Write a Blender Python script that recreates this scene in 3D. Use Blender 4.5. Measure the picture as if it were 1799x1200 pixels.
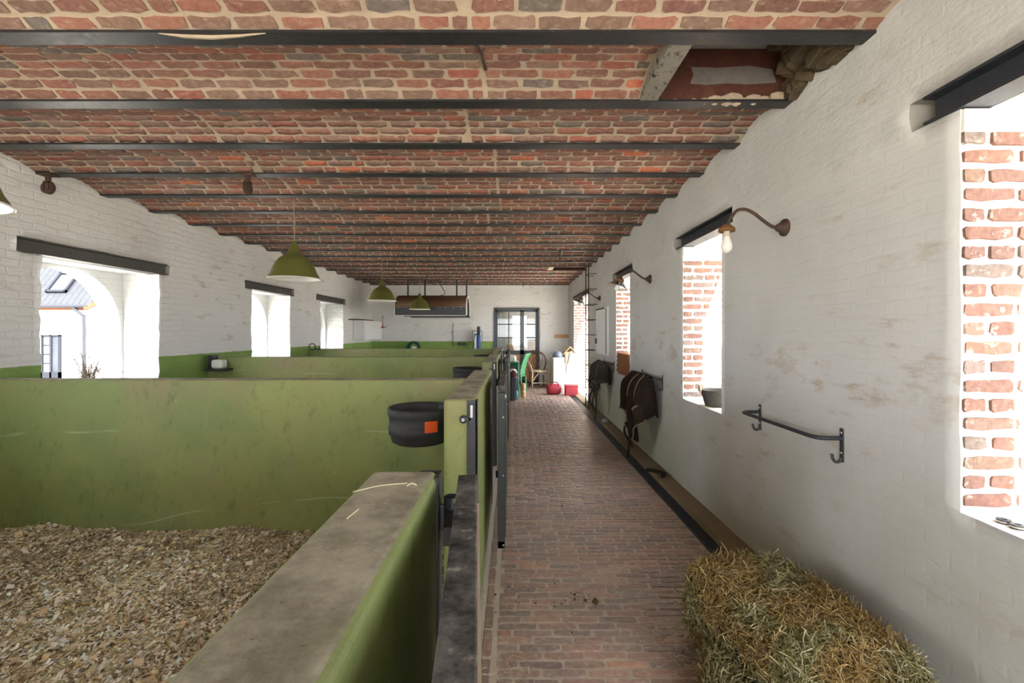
import bpy, math, random
import numpy as np
from mathutils import Vector, Matrix, noise as mnoise

# ------------------------------------------------------------------ scene, camera, world, sun, exposure
for o in list(bpy.data.objects):
    bpy.data.objects.remove(o)
SC = bpy.context.scene
COL = SC.collection
RND = random.Random(7)
NPR = np.random.default_rng(11)
PI = math.pi
F = 800.0                                   # focal length in pixels of the 1799 px wide frame
cam_d = bpy.data.cameras.new('camera'); cam = bpy.data.objects.new('camera', cam_d); COL.objects.link(cam)
cam.location = (0, 0, 1.5); cam.rotation_euler = (PI / 2, 0, 0)
cam_d.sensor_width = 36; cam_d.lens = 36 * F / 1799; cam_d.shift_y = -17 / 1799; cam_d.clip_start = 0.02
SC.camera = cam

SKY = 5.0
SUN = 22.0
w = bpy.data.worlds.new('sky'); SC.world = w; w.use_nodes = True
bg = w.node_tree.nodes['Background']; bg.inputs[0].default_value = (0.90, 0.95, 1.0, 1); bg.inputs[1].default_value = SKY
sd = bpy.data.lights.new('sun', 'SUN'); sd.energy = SUN; sd.angle = 0.009; sd.color = (1.0, 0.95, 0.88)
sun = bpy.data.objects.new('sun', sd); COL.objects.link(sun)
sun.rotation_euler = Vector((-0.27, 0.80, -0.74)).to_track_quat('-Z', 'Y').to_euler()
SC.view_settings.view_transform = 'Standard'; SC.view_settings.look = 'None'
SC.view_settings.exposure = 1.1; SC.view_settings.gamma = 1.0; SC.view_settings.use_curve_mapping = False
SC.cycles.diffuse_bounces = 6; SC.cycles.max_bounces = 10; SC.cycles.adaptive_threshold = .02

# main dimensions
XR, XL, YB, YF = 1.61, -3.97, 12.9, -3.6
ZC = 2.81                                    # underside of the ceiling beams
B0, BS, BF = 1.992, 0.595, 0.088             # first beam, spacing, flange width

def portal(name, loc, sx, sy, direction):
    l = bpy.data.lights.new(name, 'AREA'); l.shape = 'RECTANGLE'; l.size = sx; l.size_y = sy
    l.cycles.is_portal = True
    o = bpy.data.objects.new(name, l); COL.objects.link(o); o.location = loc
    o.rotation_euler = Vector(direction).to_track_quat('-Z', 'Y').to_euler()

RWIN = [(-1.80, -1.01, .86, 2.30), (0.845, 1.635, .85, 2.30), (3.50, 4.29, .87, 2.30), (6.22, 7.04, .87, 2.30), (9.62, 11.8, .02, 2.30)]
LWIN = [(-2.1, -.85), (0.85, 2.10), (3.84, 5.12), (6.95, 8.14), (9.42, 10.7)]
for (a, b, z0, z1) in RWIN:
    portal('daylight_portal', (XR + .44, (a + b) / 2, (z0 + z1) / 2), b - a, z1 - z0, (-1, 0, 0))
for (a, b) in LWIN:
    portal('daylight_portal', (XL - .62, (a + b) / 2, 1.5), b - a, 1.3, (1, 0, 0))
portal('daylight_portal', (-1.18, YF - .25, 1.17), 5.4, 2.36, (0, 1, 0))

# ------------------------------------------------------------------ helpers
def lin(r, g, b):
    f = lambda c: (c / 12.92 if c <= .04045 else ((c + .055) / 1.055) ** 2.4)
    return (f(r / 255), f(g / 255), f(b / 255))

def tag(o, label=None, cat=None, group=None, kind=None):
    if label: o['label'] = label
    if cat: o['category'] = cat
    if group: o['group'] = group
    if kind: o['kind'] = kind
    return o

def empty(name, loc=(0, 0, 0), rz=0, label=None, cat=None, group=None, kind=None):
    o = bpy.data.objects.new(name, None); COL.objects.link(o)
    o.location = loc; o.rotation_euler = (0, 0, rz); o.empty_display_size = .05
    return tag(o, label, cat, group, kind)

class MB:
    def __init__(s): s.v = []; s.f = []; s.m = []
    def face(s, pts, mi=0):
        i = len(s.v); s.v += [tuple(p) for p in pts]; s.f.append(tuple(range(i, i + len(pts)))); s.m.append(mi)
    def box(s, x0, x1, y0, y1, z0, z1, mi=0, M=None):
        i = len(s.v)
        P = [(x0, y0, z0), (x1, y0, z0), (x1, y1, z0), (x0, y1, z0), (x0, y0, z1), (x1, y0, z1), (x1, y1, z1), (x0, y1, z1)]
        if M: P = [tuple(M @ Vector(p)) for p in P]
        s.v += P
        for f in ((3, 2, 1, 0), (4, 5, 6, 7), (0, 1, 5, 4), (1, 2, 6, 5), (2, 3, 7, 6), (3, 0, 4, 7)):
            s.f.append(tuple(i + k for k in f)); s.m.append(mi)
        return s
    def tube(s, pts, r, n=8, mi=0, caps=True):
        pts = [Vector(p) for p in pts]; rr = r if isinstance(r, (list, tuple)) else [r] * len(pts)
        base = len(s.v); prev = None
        for k, p in enumerate(pts):
            t = (pts[min(k + 1, len(pts) - 1)] - pts[max(k - 1, 0)]).normalized()
            if prev is None:
                a = Vector((0, 0, 1)) if abs(t.z) < .9 else Vector((1, 0, 0))
                u = t.cross(a).normalized()
            else:
                u = (prev - t * prev.dot(t)).normalized()
            prev = u; v = t.cross(u)
            for j in range(n):
                an = 2 * PI * j / n
                s.v.append(tuple(p + (u * math.cos(an) + v * math.sin(an)) * rr[k]))
        for k in range(len(pts) - 1):
            for j in range(n):
                a = base + k * n + j; b = base + k * n + (j + 1) % n
                s.f.append((a, b, b + n, a + n)); s.m.append(mi)
        if caps:
            s.f.append(tuple(base + j for j in range(n))[::-1]); s.m.append(mi)
            e = base + (len(pts) - 1) * n
            s.f.append(tuple(e + j for j in range(n))); s.m.append(mi)
        return s
    def lathe(s, prof, c=(0, 0, 0), n=28, mi=0, M=None, sx=1, sy=1):
        base = len(s.v)
        for (r, z) in prof:
            for j in range(n):
                an = 2 * PI * j / n
                p = Vector((r * math.cos(an) * sx, r * math.sin(an) * sy, z))
                if M: p = M @ p
                s.v.append((p.x + c[0], p.y + c[1], p.z + c[2]))
        for k in range(len(prof) - 1):
            for j in range(n):
                a = base + k * n + j; b = base + k * n + (j + 1) % n
                s.f.append((a, b, b + n, a + n)); s.m.append(mi)
        return s
    def build(s, name, mats, parent=None, smooth=False, bevel=0, seg=2, solid=0, sub=0, weld=False):
        me = bpy.data.meshes.new(name); me.from_pydata(s.v, [], s.f)
        for m in (mats if isinstance(mats, (list, tuple)) else [mats]): me.materials.append(m)
        if any(s.m): me.polygons.foreach_set('material_index', s.m)
        if smooth: me.polygons.foreach_set('use_smooth', [True] * len(me.polygons))
        me.update()
        o = bpy.data.objects.new(name, me); COL.objects.link(o)
        if parent: o.parent = parent
        if solid:
            d = o.modifiers.new('solid', 'SOLIDIFY'); d.thickness = solid; d.offset = 0
        if bevel:
            b = o.modifiers.new('bevel', 'BEVEL'); b.width = bevel; b.segments = seg; b.limit_method = 'ANGLE'
        if sub:
            d = o.modifiers.new('sub', 'SUBSURF'); d.levels = sub; d.render_levels = sub
        return o

def smooth_path(pts, n=6):
    P = [Vector(p) for p in pts]; out = []
    for i in range(len(P) - 1):
        p0 = P[max(i - 1, 0)]; p1 = P[i]; p2 = P[i + 1]; p3 = P[min(i + 2, len(P) - 1)]
        for k in range(n):
            t = k / n
            out.append(.5 * ((2 * p1) + (p2 - p0) * t + (2 * p0 - 5 * p1 + 4 * p2 - p3) * t * t + (3 * p1 - p0 - 3 * p2 + p3) * t ** 3))
    out.append(P[-1]); return out

def mass(name, V, quads, cols, mat, parent=None, smooth=False):
    """V (N,k,3): N copies of one small topology; cols (N,3) one colour each."""
    N, k, _ = V.shape; q = np.asarray(quads, dtype=np.int64); nq, kk = q.shape
    me = bpy.data.meshes.new(name); me.vertices.add(N * k); me.vertices.foreach_set('co', V.reshape(-1).astype(np.float32))
    idx = (q[None] + (np.arange(N) * k)[:, None, None]).reshape(-1)
    me.loops.add(idx.size); me.loops.foreach_set('vertex_index', idx.astype(np.int32))
    me.polygons.add(N * nq); me.polygons.foreach_set('loop_start', (np.arange(N * nq) * kk).astype(np.int32))
    at = me.attributes.new('bcol', 'FLOAT_COLOR', 'POINT')
    c4 = np.ones((N, k, 4), np.float32); c4[:, :, :3] = cols[:, None, :]
    at.data.foreach_set('color', c4.reshape(-1))
    me.materials.append(mat); me.update(calc_edges=True); me.validate()
    if smooth: me.polygons.foreach_set('use_smooth', [True] * len(me.polygons))
    o = bpy.data.objects.new(name, me); COL.objects.link(o)
    if parent: o.parent = parent
    return o

# ------------------------------------------------------------------ materials
class NM:
    def __init__(s, name):
        s.m = bpy.data.materials.new(name); s.m.use_nodes = True
        s.t = s.m.node_tree; s.N = s.t.nodes; s.b = s.N['Principled BSDF']
        s._pos = None
    def link(s, a, b): s.t.links.new(a, b)
    def put(s, sock, v):
        if isinstance(v, bpy.types.NodeSocket): s.link(v, sock)
        elif isinstance(v, (tuple, list)) and sock.type == 'RGBA': sock.default_value = tuple(v)[:3] + (1,)
        else: sock.default_value = v
    def pos(s):
        if not s._pos: s._pos = s.N.new('ShaderNodeNewGeometry')
        return s._pos.outputs['Position']
    def nor(s):
        s.pos(); return s._pos.outputs['True Normal']
    def xyz(s, v):
        n = s.N.new('ShaderNodeSeparateXYZ'); s.link(v, n.inputs[0]); return n.outputs
    def map(s, v, sc=(1, 1, 1), loc=(0, 0, 0), rot=(0, 0, 0)):
        n = s.N.new('ShaderNodeMapping'); s.link(v, n.inputs[0]); n.inputs['Scale'].default_value = sc; n.inputs['Location'].default_value = loc
        n.inputs['Rotation'].default_value = rot
        return n.outputs[0]
    def noise(s, scale, detail=4, rough=.55, v=None, sc=None, loc=(0, 0, 0), col=False):
        n = s.N.new('ShaderNodeTexNoise'); v = v or s.pos()
        if sc or loc != (0, 0, 0): v = s.map(v, sc or (1, 1, 1), loc)
        s.link(v, n.inputs['Vector']); n.inputs['Scale'].default_value = scale; n.inputs['Detail'].default_value = detail; n.inputs['Roughness'].default_value = rough
        return n.outputs['Color' if col else 'Fac']
    def step(s, x, a, b):
        n = s.N.new('ShaderNodeMapRange'); n.interpolation_type = 'SMOOTHSTEP'
        s.put(n.inputs['Value'], x); n.inputs['From Min'].default_value = a; n.inputs['From Max'].default_value = b
        return n.outputs[0]
    def math(s, op, a, b=0.0, clamp=False):
        n = s.N.new('ShaderNodeMath'); n.operation = op; n.use_clamp = clamp; s.put(n.inputs[0], a); s.put(n.inputs[1], b); return n.outputs[0]
    def mix(s, f, a, b, mode='MIX'):
        n = s.N.new('ShaderNodeMix'); n.data_type = 'RGBA'; n.blend_type = mode
        s.put(n.inputs[0], f); s.put(n.inputs[6], a); s.put(n.inputs[7], b); return n.outputs[2]
    def attr(s, name='bcol'):
        n = s.N.new('ShaderNodeAttribute'); n.attribute_name = name; return n.outputs['Color']
    def ocol(s):
        n = s.N.new('ShaderNodeObjectInfo'); return n.outputs['Color']
    def bump(s, h, strength=.3, dist=.01, normal=None):
        n = s.N.new('ShaderNodeBump'); n.inputs['Strength'].default_value = strength; n.inputs['Distance'].default_value = dist
        s.link(h, n.inputs['Height'])
        if normal: s.link(normal, n.inputs['Normal'])
        return n.outputs[0]
    def out(s, col, rough=.8, normal=None, metal=0.0, spec=.3):
        s.put(s.b.inputs['Base Color'], col); s.put(s.b.inputs['Roughness'], rough); s.put(s.b.inputs['Metallic'], metal)
        s.b.inputs['Specular IOR Level'].default_value = spec
        if normal: s.link(normal, s.b.inputs['Normal'])
        return s.m

def plain(name, col, rough=.6, metal=0, var=.18, scale=12, bump=.0, spec=.3):
    n = NM(name); f = n.noise(scale, 5)
    c = n.mix(f, tuple(x * (1 - var) for x in col), tuple(min(1, x * (1 + var)) for x in col))
    return n.out(c, rough, n.bump(n.noise(scale * 6, 3), bump, .005) if bump else None, metal, spec)

def brick_material(name, smear=(.55, .49, .40), lo=.60, hi=.75, amount=.8, rough=.82, spec=.25):
    n = NM(name); base = n.mix(1.0, n.attr(), n.ocol(), 'MULTIPLY')
    f = n.noise(38, 5, .6); c = n.mix(f, n.mix(.55, base, (.02, .015, .012)), n.mix(.22, base, (.8, .6, .5)))
    s = n.step(n.noise(26, 6, .7, sc=(1, 1.6, 1)), lo, hi); c = n.mix(n.math('MULTIPLY', s, amount), c, smear)
    return n.out(c, rough, n.bump(n.noise(120, 5, .7), .55 if rough > .7 else .3, .004), spec=spec)

M = {}
M['brick_c'] = brick_material('ceiling_brick', smear=(.46, .37, .28), lo=.54, hi=.72, amount=.6)
M['brick_f'] = brick_material('floor_brick', smear=(.50, .44, .38), lo=.48, hi=.72, amount=.6, rough=.38, spec=.5)
M['brick_w'] = brick_material('jamb_brick', smear=(.55, .50, .45), lo=.56, hi=.70, amount=.7)

def mortar(name, col, dark):
    n = NM(name); c = n.mix(n.noise(9, 6), col, dark); c = n.mix(n.step(n.noise(60, 3), .6, .7), c, tuple(x * .75 for x in col))
    return n.out(c, .95, n.bump(n.noise(70, 5, .7), .6, .006), spec=.1)
M['mortar'] = mortar('ceiling_mortar', (.54, .44, .335), (.36, .285, .215))
M['mortar_f'] = mortar('floor_joint', (.52, .46, .39), (.40, .34, .28))
M['mortar_w'] = mortar('jamb_mortar', (.82, .78, .70), (.72, .68, .60))

def whitewash(name, axis, dado=0, right=False, bricky=.5):
    """axis: index of the horizontal axis along the wall (0 = X, 1 = Y)."""
    n = NM(name); p = n.pos(); x = n.xyz(p); z = x[2]; u = x[axis]
    comb = n.N.new('ShaderNodeCombineXYZ'); n.link(u, comb.inputs[0]); n.link(z, comb.inputs[1]); uv = comb.outputs[0]
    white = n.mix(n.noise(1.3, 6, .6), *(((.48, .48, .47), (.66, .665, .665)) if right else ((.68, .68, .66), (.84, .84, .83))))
    # brownish rubbed-through streaks, longer along the courses
    st = n.step(n.noise(3.2, 7, .72, v=uv, sc=(1, 3.2, 1)), .54, .68)
    patch = n.step(n.noise(.9, 3, .5, v=uv, loc=(3.1, 1.7, 0)), .40, .62)
    c = n.mix(n.math('MULTIPLY', n.math('MULTIPLY', st, patch), .75), white, (.40, .315, .225))
    fine = n.step(n.noise(14, 6, .75, v=uv, sc=(1, 2.2, 1), loc=(7, 2, 0)), .66, .72)
    c = n.mix(n.math('MULTIPLY', fine, .45), c, (.36, .29, .21))
    spk = n.step(n.noise(70, 2, .5, v=uv, loc=(1, 9, 0)), .76, .79)
    c = n.mix(n.math('MULTIPLY', spk, .6), c, (.12, .09, .06))
    if right:
        low = n.step(z, 1.25, .1)
        grime = n.math('MULTIPLY', low, n.step(n.noise(2.2, 6, .65, v=uv, loc=(5, 0, 0)), .2, .7))
        c = n.mix(n.math('MULTIPLY', grime, .55), c, (.43, .42, .30))
        far = n.math('MULTIPLY', n.step(u, 3.6, 5.2), n.step(z, 1.0, .35))
        c = n.mix(n.math('MULTIPLY', far, .5), c, (.42, .47, .30))
        band = n.math('MULTIPLY', n.step(n.math('ABSOLUTE', n.math('SUBTRACT', z, 1.3)), .28, .02), n.step(n.noise(2.7, 7, .7, v=uv, sc=(1, 2, 1), loc=(2, 2, 2)), .52, .66))
        c = n.mix(n.math('MULTIPLY', band, .6), c, (.42, .34, .26))
    if dado:
        edge = n.math('ADD', z, n.math('MULTIPLY', n.math('SUBTRACT', n.noise(8, 4), .5), .02))
        g = n.mix(n.noise(3, 6, .6), (.20, .32, .085), (.30, .43, .14))
        g = n.mix(n.math('MULTIPLY', n.step(n.noise(9, 6, .7), .58, .7), .4), g, (.30, .27, .15))
        dm = n.step(edge, dado + .004, dado - .004)
        if axis == 0: dm = n.math('MULTIPLY', dm, n.step(u, -.50, -.52))
        c = n.mix(dm, c, g)
    br = n.N.new('ShaderNodeTexBrick'); n.link(uv, br.inputs['Vector'])
    br.inputs['Scale'].default_value = 1; br.inputs['Brick Width'].default_value = .2; br.inputs['Row Height'].default_value = .064; br.inputs['Mortar Size'].default_value = .011
    br.inputs['Mortar Smooth'].default_value = .8
    wob = n.N.new('ShaderNodeVectorMath'); wob.operation = 'ADD'; n.link(uv, wob.inputs[0])
    wn = n.N.new('ShaderNodeVectorMath'); wn.operation = 'SCALE'; n.link(n.noise(7, 3, col=True), wn.inputs[0]); wn.inputs['Scale'].default_value = .05
    n.link(wn.outputs[0], wob.inputs[1]); n.link(wob.outputs[0], br.inputs['Vector'])
    k = br.outputs['Fac']
    bn = n.bump(n.math('MULTIPLY', k, -1), bricky, .008)
    h1 = n.noise(9, 8, .68, sc=(1, 1, 1.8))
    if right: h1 = n.math('MULTIPLY', h1, n.math('ADD', n.math('MULTIPLY', n.step(z, 2.25, 2.32), .8), .2))
    bn = n.bump(h1, .5, .03, bn)
    bn = n.bump(n.noise(140, 3, .6), .2, .003, bn)
    return n.out(c, .92, bn, spec=.12)
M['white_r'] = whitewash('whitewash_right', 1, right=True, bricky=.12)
M['white_l'] = whitewash('whitewash_left', 1, dado=1.22, bricky=.55)
M['white_b'] = whitewash('whitewash_back', 0, dado=1.23, bricky=.6)
M['white_p'] = whitewash('whitewash_plain', 0, bricky=.5)

def green(name):
    n = NM(name); p = n.pos(); x = n.xyz(p); z = x[2]
    g = n.mix(n.noise(1.6, 6, .6), (.145, .205, .08), (.275, .325, .11))
    g = n.mix(n.math('MULTIPLY', n.step(n.noise(1.1, 4, .55, loc=(2, 3, 5)), .42, .66), .55), g, (.34, .345, .115))
    d1 = n.step(n.noise(1.5, 6, .65, sc=(1, 1, .7), loc=(4, 1, 0)), .42, .70)
    top = n.step(z, .92, 1.16)
    g = n.mix(n.math('MULTIPLY', d1, n.math('ADD', n.math('MULTIPLY', top, .6), .3)), g, (.27, .22, .12))
    g = n.mix(n.math('MULTIPLY', n.step(n.noise(18, 7, .8, sc=(1, 1, .5)), .52, .70), .5), g, (.09, .11, .035))
    g = n.mix(n.math('MULTIPLY', n.step(n.noise(4, 6, .7, sc=(1, 1, .35), loc=(1, 6, 3)), .55, .72), .45), g, (.30, .27, .17))
    fl = n.step(n.noise(48, 2, .5, sc=(1, 1, .6), loc=(2, 5, 1)), .775, .80)
    g = n.mix(n.math('MULTIPLY', fl, .75), g, (.60, .63, .50))
    dr = n.step(n.noise(9, 5, .7, sc=(5, 5, .5), loc=(8, 2, 0)), .72, .78)
    g = n.mix(n.math('MULTIPLY', dr, .6), g, (.05, .05, .02))
    sc = n.N.new('ShaderNodeTexWave'); sc.wave_type = 'BANDS'; sc.bands_direction = 'Z'
    n.link(p, sc.inputs['Vector']); sc.inputs['Scale'].default_value = .55; sc.inputs['Distortion'].default_value = 9; sc.inputs['Detail'].default_value = 3; sc.inputs['Detail Scale'].default_value = .5
    scr = n.math('MULTIPLY', n.step(sc.outputs['Fac'], .9985, .9997), n.step(n.noise(1.2, 2), .52, .6))
    g = n.mix(n.math('MULTIPLY', scr, .55), g, (.45, .48, .36))
    # paint worn off the top faces, bare cement shows
    nz = n.xyz(n.nor())[2]
    worn = n.mix(n.step(n.noise(6, 8, .75), .3, .7), (.20, .18, .13), (.47, .45, .36))
    worn = n.mix(n.math('MULTIPLY', n.step(n.noise(2.6, 6, .7, loc=(9, 9, 9)), .5, .75), .5), worn, (.25, .26, .13))
    worn = n.mix(n.math('MULTIPLY', n.step(n.noise(80, 3, .6), .68, .74), .6), worn, (.10, .085, .06))
    wm = n.math('MULTIPLY', n.step(nz, .82, .93), n.step(n.noise(12, 5, .7), .2, .34))
    c = n.mix(wm, g, worn)
    bn = n.bump(n.noise(5, 5, .6), .35, .02); bn = n.bump(n.noise(90, 4, .65), .25, .004, bn)
    return n.out(c, n.mix(wm, (.55, .55, .55), (.9, .9, .9)), bn, spec=.35)
M['green'] = green('worn_green_paint')

def steel(name, col=(.028, .031, .036), rough=.45, rust=0.0, fleck=.25):
    n = NM(name); c = n.mix(n.noise(30, 5), tuple(x * .7 for x in col), tuple(x * 1.5 for x in col))
    if rust: c = n.mix(n.math('MULTIPLY', n.step(n.noise(11, 6, .7), .5, .66), rust), c, (.14, .055, .022))
    c = n.mix(n.math('MULTIPLY', n.step(n.noise(75, 3, .6), .66, .72), fleck), c, (.30, .28, .24))
    return n.out(c, n.mix(n.noise(25, 4), (rough * .8,) * 3, (min(1, rough * 1.35),) * 3), n.bump(n.noise(90, 4, .6), .25, .003), metal=.0, spec=.5)
M['steel'] = steel('black_steel')
M['beam'] = steel('beam_steel', (.014, .015, .018), .40, rust=.15, fleck=.35)
M['beam_web'] = steel('rusty_web', (.075, .022, .014), .7, rust=.5, fleck=.2)
M['lintel'] = steel('lintel_steel', (.022, .026, .034), .38, fleck=.1)
M['lintel_old'] = steel('lintel_grey', (.075, .073, .065), .55, fleck=.2)
M['iron'] = steel('rusty_iron', (.05, .028, .018), .6, rust=.8, fleck=.1)
M['chrome'] = plain('zinc', (.5, .5, .48), .35, .9)
M['rubber'] = steel('black_rubber', (.022, .023, .025), .6, fleck=.15)
M['rubber_top'] = NM('dusty_rubber'); _n = M['rubber_top']
_c = _n.mix(_n.step(_n.noise(10, 7, .75), .38, .72), (.015, .016, .019), (.20, .195, .19)); _c = _n.mix(_n.math('MULTIPLY', _n.step(_n.noise(40, 3), .64, .7), .5), _c, (.4, .37, .32))
M['rubber_top'] = _n.out(_c, .75, _n.bump(_n.noise(60, 4), .3, .004), spec=.3)
M['concrete'] = NM('dusty_concrete'); _n = M['concrete']
_c = _n.mix(_n.noise(6, 7, .65), (.17, .125, .075), (.30, .24, .16)); _c = _n.mix(_n.math('MULTIPLY', _n.step(_n.noise(3, 5), .5, .7), .5), _c, (.13, .10, .06))
M['concrete'] = _n.out(_c, .9, _n.bump(_n.noise(40, 5), .5, .01), spec=.15)
M['cement'] = plain('grey_cement', (.36, .34, .31), .9, var=.3, scale=8, bump=.4)
M['wood'] = plain('tan_wood', (.52, .30, .15), .55, var=.25, scale=6)
M['wood_dark'] = plain('dark_wood', (.14, .06, .03), .5, var=.3, scale=10)
M['wood_pale'] = plain('pale_wood', (.62, .52, .38), .6, var=.2, scale=14)
M['wood_grey'] = NM('cracked_grey_wood'); _n = M['wood_grey']
_c = _n.mix(_n.noise(14, 6, .7), (.15, .135, .115), (.30, .275, .24)); _c = _n.mix(_n.step(_n.noise(16, 5, .8, sc=(2, 1, 1)), .57, .60), _c, (.03, .025, .02))
M['wood_grey'] = _n.out(_c, .85, _n.bump(_n.noise(50, 5), .4, .01), spec=.2)
M['anthracite'] = plain('anthracite_paint', (.075, .088, .105), .45, var=.1)
M['enamel_g'] = plain('olive_enamel', (.115, .125, .030), .32, var=.12, scale=8, spec=.5)
M['enamel_w'] = plain('white_enamel', (.80, .80, .77), .3, var=.04, spec=.5)
M['white'] = plain('white_lacquer', (.80, .80, .79), .45, var=.05)
M['cream'] = plain('cream_paint', (.74, .70, .60), .6, var=.08)
M['cord'] = plain('cord', (.30, .24, .16), .8)
M['hood_brown'] = plain('brown_sheet', (.12, .062, .028), .45, var=.3, scale=14, spec=.5)
M['hood_black'] = steel('hood_black', (.028, .03, .035), .35, fleck=.2)
M['rug_a'] = plain('brown_canvas', (.030, .021, .016), .95, var=.55, scale=9, bump=.5, spec=.1)
M['rug_b'] = plain('olive_canvas', (.050, .047, .040), .95, var=.5, scale=12, bump=.5, spec=.1)
M['binding'] = plain('tan_binding', (.20, .145, .095), .9, var=.3, scale=30)
M['red'] = plain('red_nylon', (.34, .035, .05), .7, var=.25, scale=10)
M['maroon'] = plain('maroon_cloth', (.07, .018, .022), .85, var=.4, scale=20)
M['teal'] = plain('teal_plastic', (.02, .30, .24), .4)
M['green_pl'] = plain('green_plastic', (.06, .22, .10), .45, var=.2)
M['green_dk'] = plain('dark_green_plastic', (.015, .10, .065), .45, var=.2)
M['green_dk2'] = plain('dark_facing', (.04, .055, .03), .7, var=.4)
M['blue'] = plain('blue_paint', (.035, .085, .28), .4)
M['grey_pl'] = plain('grey_helmet', (.16, .19, .24), .4)
M['orange'] = plain('orange_sticker', (.72, .09, .02), .5)
M['tub'] = plain('grey_rubber_tub', (.085, .078, .07), .8, var=.3, scale=25, bump=.3)
M['wicker'] = plain('wicker', (.30, .13, .06), .7, var=.5, scale=60)
M['yard'] = plain('yard_gravel', (.50, .46, .40), .95, var=.15, scale=3)
M['slate'] = plain('slate', (.030, .032, .037), .8, var=.25, scale=5, spec=.12)
M['slate_d'] = plain('dark_frame', (.016, .018, .024), .7, spec=.1)
M['facade'] = plain('white_facade', (.80, .79, .76), .9, var=.04)
M['zinc'] = plain('zinc_pipe', (.022, .024, .030), .7, spec=.15)
M['eave_brick'] = plain('eave_brick', (.10, .035, .016), .9, var=.3, scale=8)
M['twig'] = plain('twig', (.014, .011, .008), .95, spec=.05)
M['curtain'] = plain('white_curtain', (.78, .77, .74), .9, var=.05)
n_ = NM('attribute_straw'); _c = n_.attr(); M['straw'] = n_.out(_c, .8, spec=.15)
n_ = NM('hay_core'); _c = n_.mix(n_.noise(30, 6, .7), (.035, .024, .008), (.12, .085, .03)); M['hay_core'] = n_.out(_c, .95, n_.bump(n_.noise(45, 5), .8, .03), spec=.1)
n_ = NM('bedding_core'); _c = n_.mix(n_.noise(70, 6, .75), (.28, .21, .14), (.62, .53, .41)); _c = n_.mix(n_.math('MULTIPLY', n_.step(n_.noise(3, 5), .5, .7), .4), _c, (.16, .12, .06)); M['bed_core'] = n_.out(_c, .95, n_.bump(n_.noise(60, 5), .9, .03), spec=.1)

def glass_mat(name, tint=(1, 1, 1), gl=.08):
    m = bpy.data.materials.new(name); m.use_nodes = True; t = m.node_tree; t.nodes.clear()
    o = t.nodes.new('ShaderNodeOutputMaterial'); mx = t.nodes.new('ShaderNodeMixShader'); tr = t.nodes.new('ShaderNodeBsdfTransparent'); g = t.nodes.new('ShaderNodeBsdfGlossy')
    tr.inputs[0].default_value = tint + (1,); g.inputs['Roughness'].default_value = .03
    lw = t.nodes.new('ShaderNodeFresnel'); lw.inputs[0].default_value = 1.45
    t.links.new(lw.outputs[0], mx.inputs[0]); t.links.new(tr.outputs[0], mx.inputs[1]); t.links.new(g.outputs[0], mx.inputs[2]); t.links.new(mx.outputs[0], o.inputs[0])
    return m
M['glass'] = glass_mat('clear_glass', (.93, .95, .95))
M['glass_dk'] = plain('dark_pane', (.03, .036, .045), .5, var=.5, scale=1.7, spec=.2)
M['bulb'] = NM('frosted_bulb'); _n = M['bulb']; M['bulb'] = _n.out((.86, .85, .80), .25, spec=.5)

# ------------------------------------------------------------------ bricks
def brick_verts(L, W, h, seed, jit=.0022, inset=.0035, corner=.006):
    r = random.Random(seed)
    xs = [-L / 2, -L / 2 + .012, -L / 6, L / 6, L / 2 - .012, L / 2]
    j = lambda: r.uniform(-jit, jit)
    P = []
    for k, x in enumerate(xs): P.append((x + j(), -W / 2 + (corner if k in (0, 5) else 0) + j()))
    for k, x in enumerate(xs[::-1]): P.append((x + j(), W / 2 - (corner if k in (0, 5) else 0) + j()))
    V = [(x, y, -.02) for x, y in P]
    for (x, y) in P:
        V.append((x - math.copysign(inset, x), y - math.copysign(inset, y), h + r.uniform(-.001, .001)))
    return V
BQ = [(i, (i + 1) % 12, 12 + (i + 1) % 12, 12 + i) for i in range(12)] + [(12 + i, 12 + i + 1, 12 + 10 - i, 12 + 11 - i) for i in range(5)]
def brick_mesh(name, L, W, h, seed, mat, **k):
    me = bpy.data.meshes.new(name); me.from_pydata(brick_verts(L, W, h, seed, **k), [], BQ)
    at = me.attributes.new('bcol', 'FLOAT_COLOR', 'POINT'); at.data.foreach_set('color', [1.0] * (4 * 24))
    me.materials.append(mat); me.update(); return me

PAL_C = [((136, 76, 60), 5), ((122, 72, 60), 5), ((146, 88, 70), 4), ((112, 82, 70), 5), ((92, 88, 85), 3.2), ((128, 96, 82), 4), ((150, 70, 52), 2), ((190, 92, 48), .5), ((114, 62, 54), 3)]
PAL_F = [((160, 130, 118), 4), ((150, 126, 118), 4), ((170, 138, 122), 3), ((140, 124, 118), 3), ((176, 142, 126), 2), ((132, 116, 112), 2), ((182, 138, 116), 1)]
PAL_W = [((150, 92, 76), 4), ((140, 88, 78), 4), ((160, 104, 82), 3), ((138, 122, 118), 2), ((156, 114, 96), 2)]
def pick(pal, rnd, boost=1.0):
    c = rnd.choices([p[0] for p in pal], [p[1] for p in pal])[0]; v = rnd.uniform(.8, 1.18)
    return tuple(min(1, max(0, q * v * boost * rnd.uniform(.95, 1.05))) for q in lin(*c))

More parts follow.
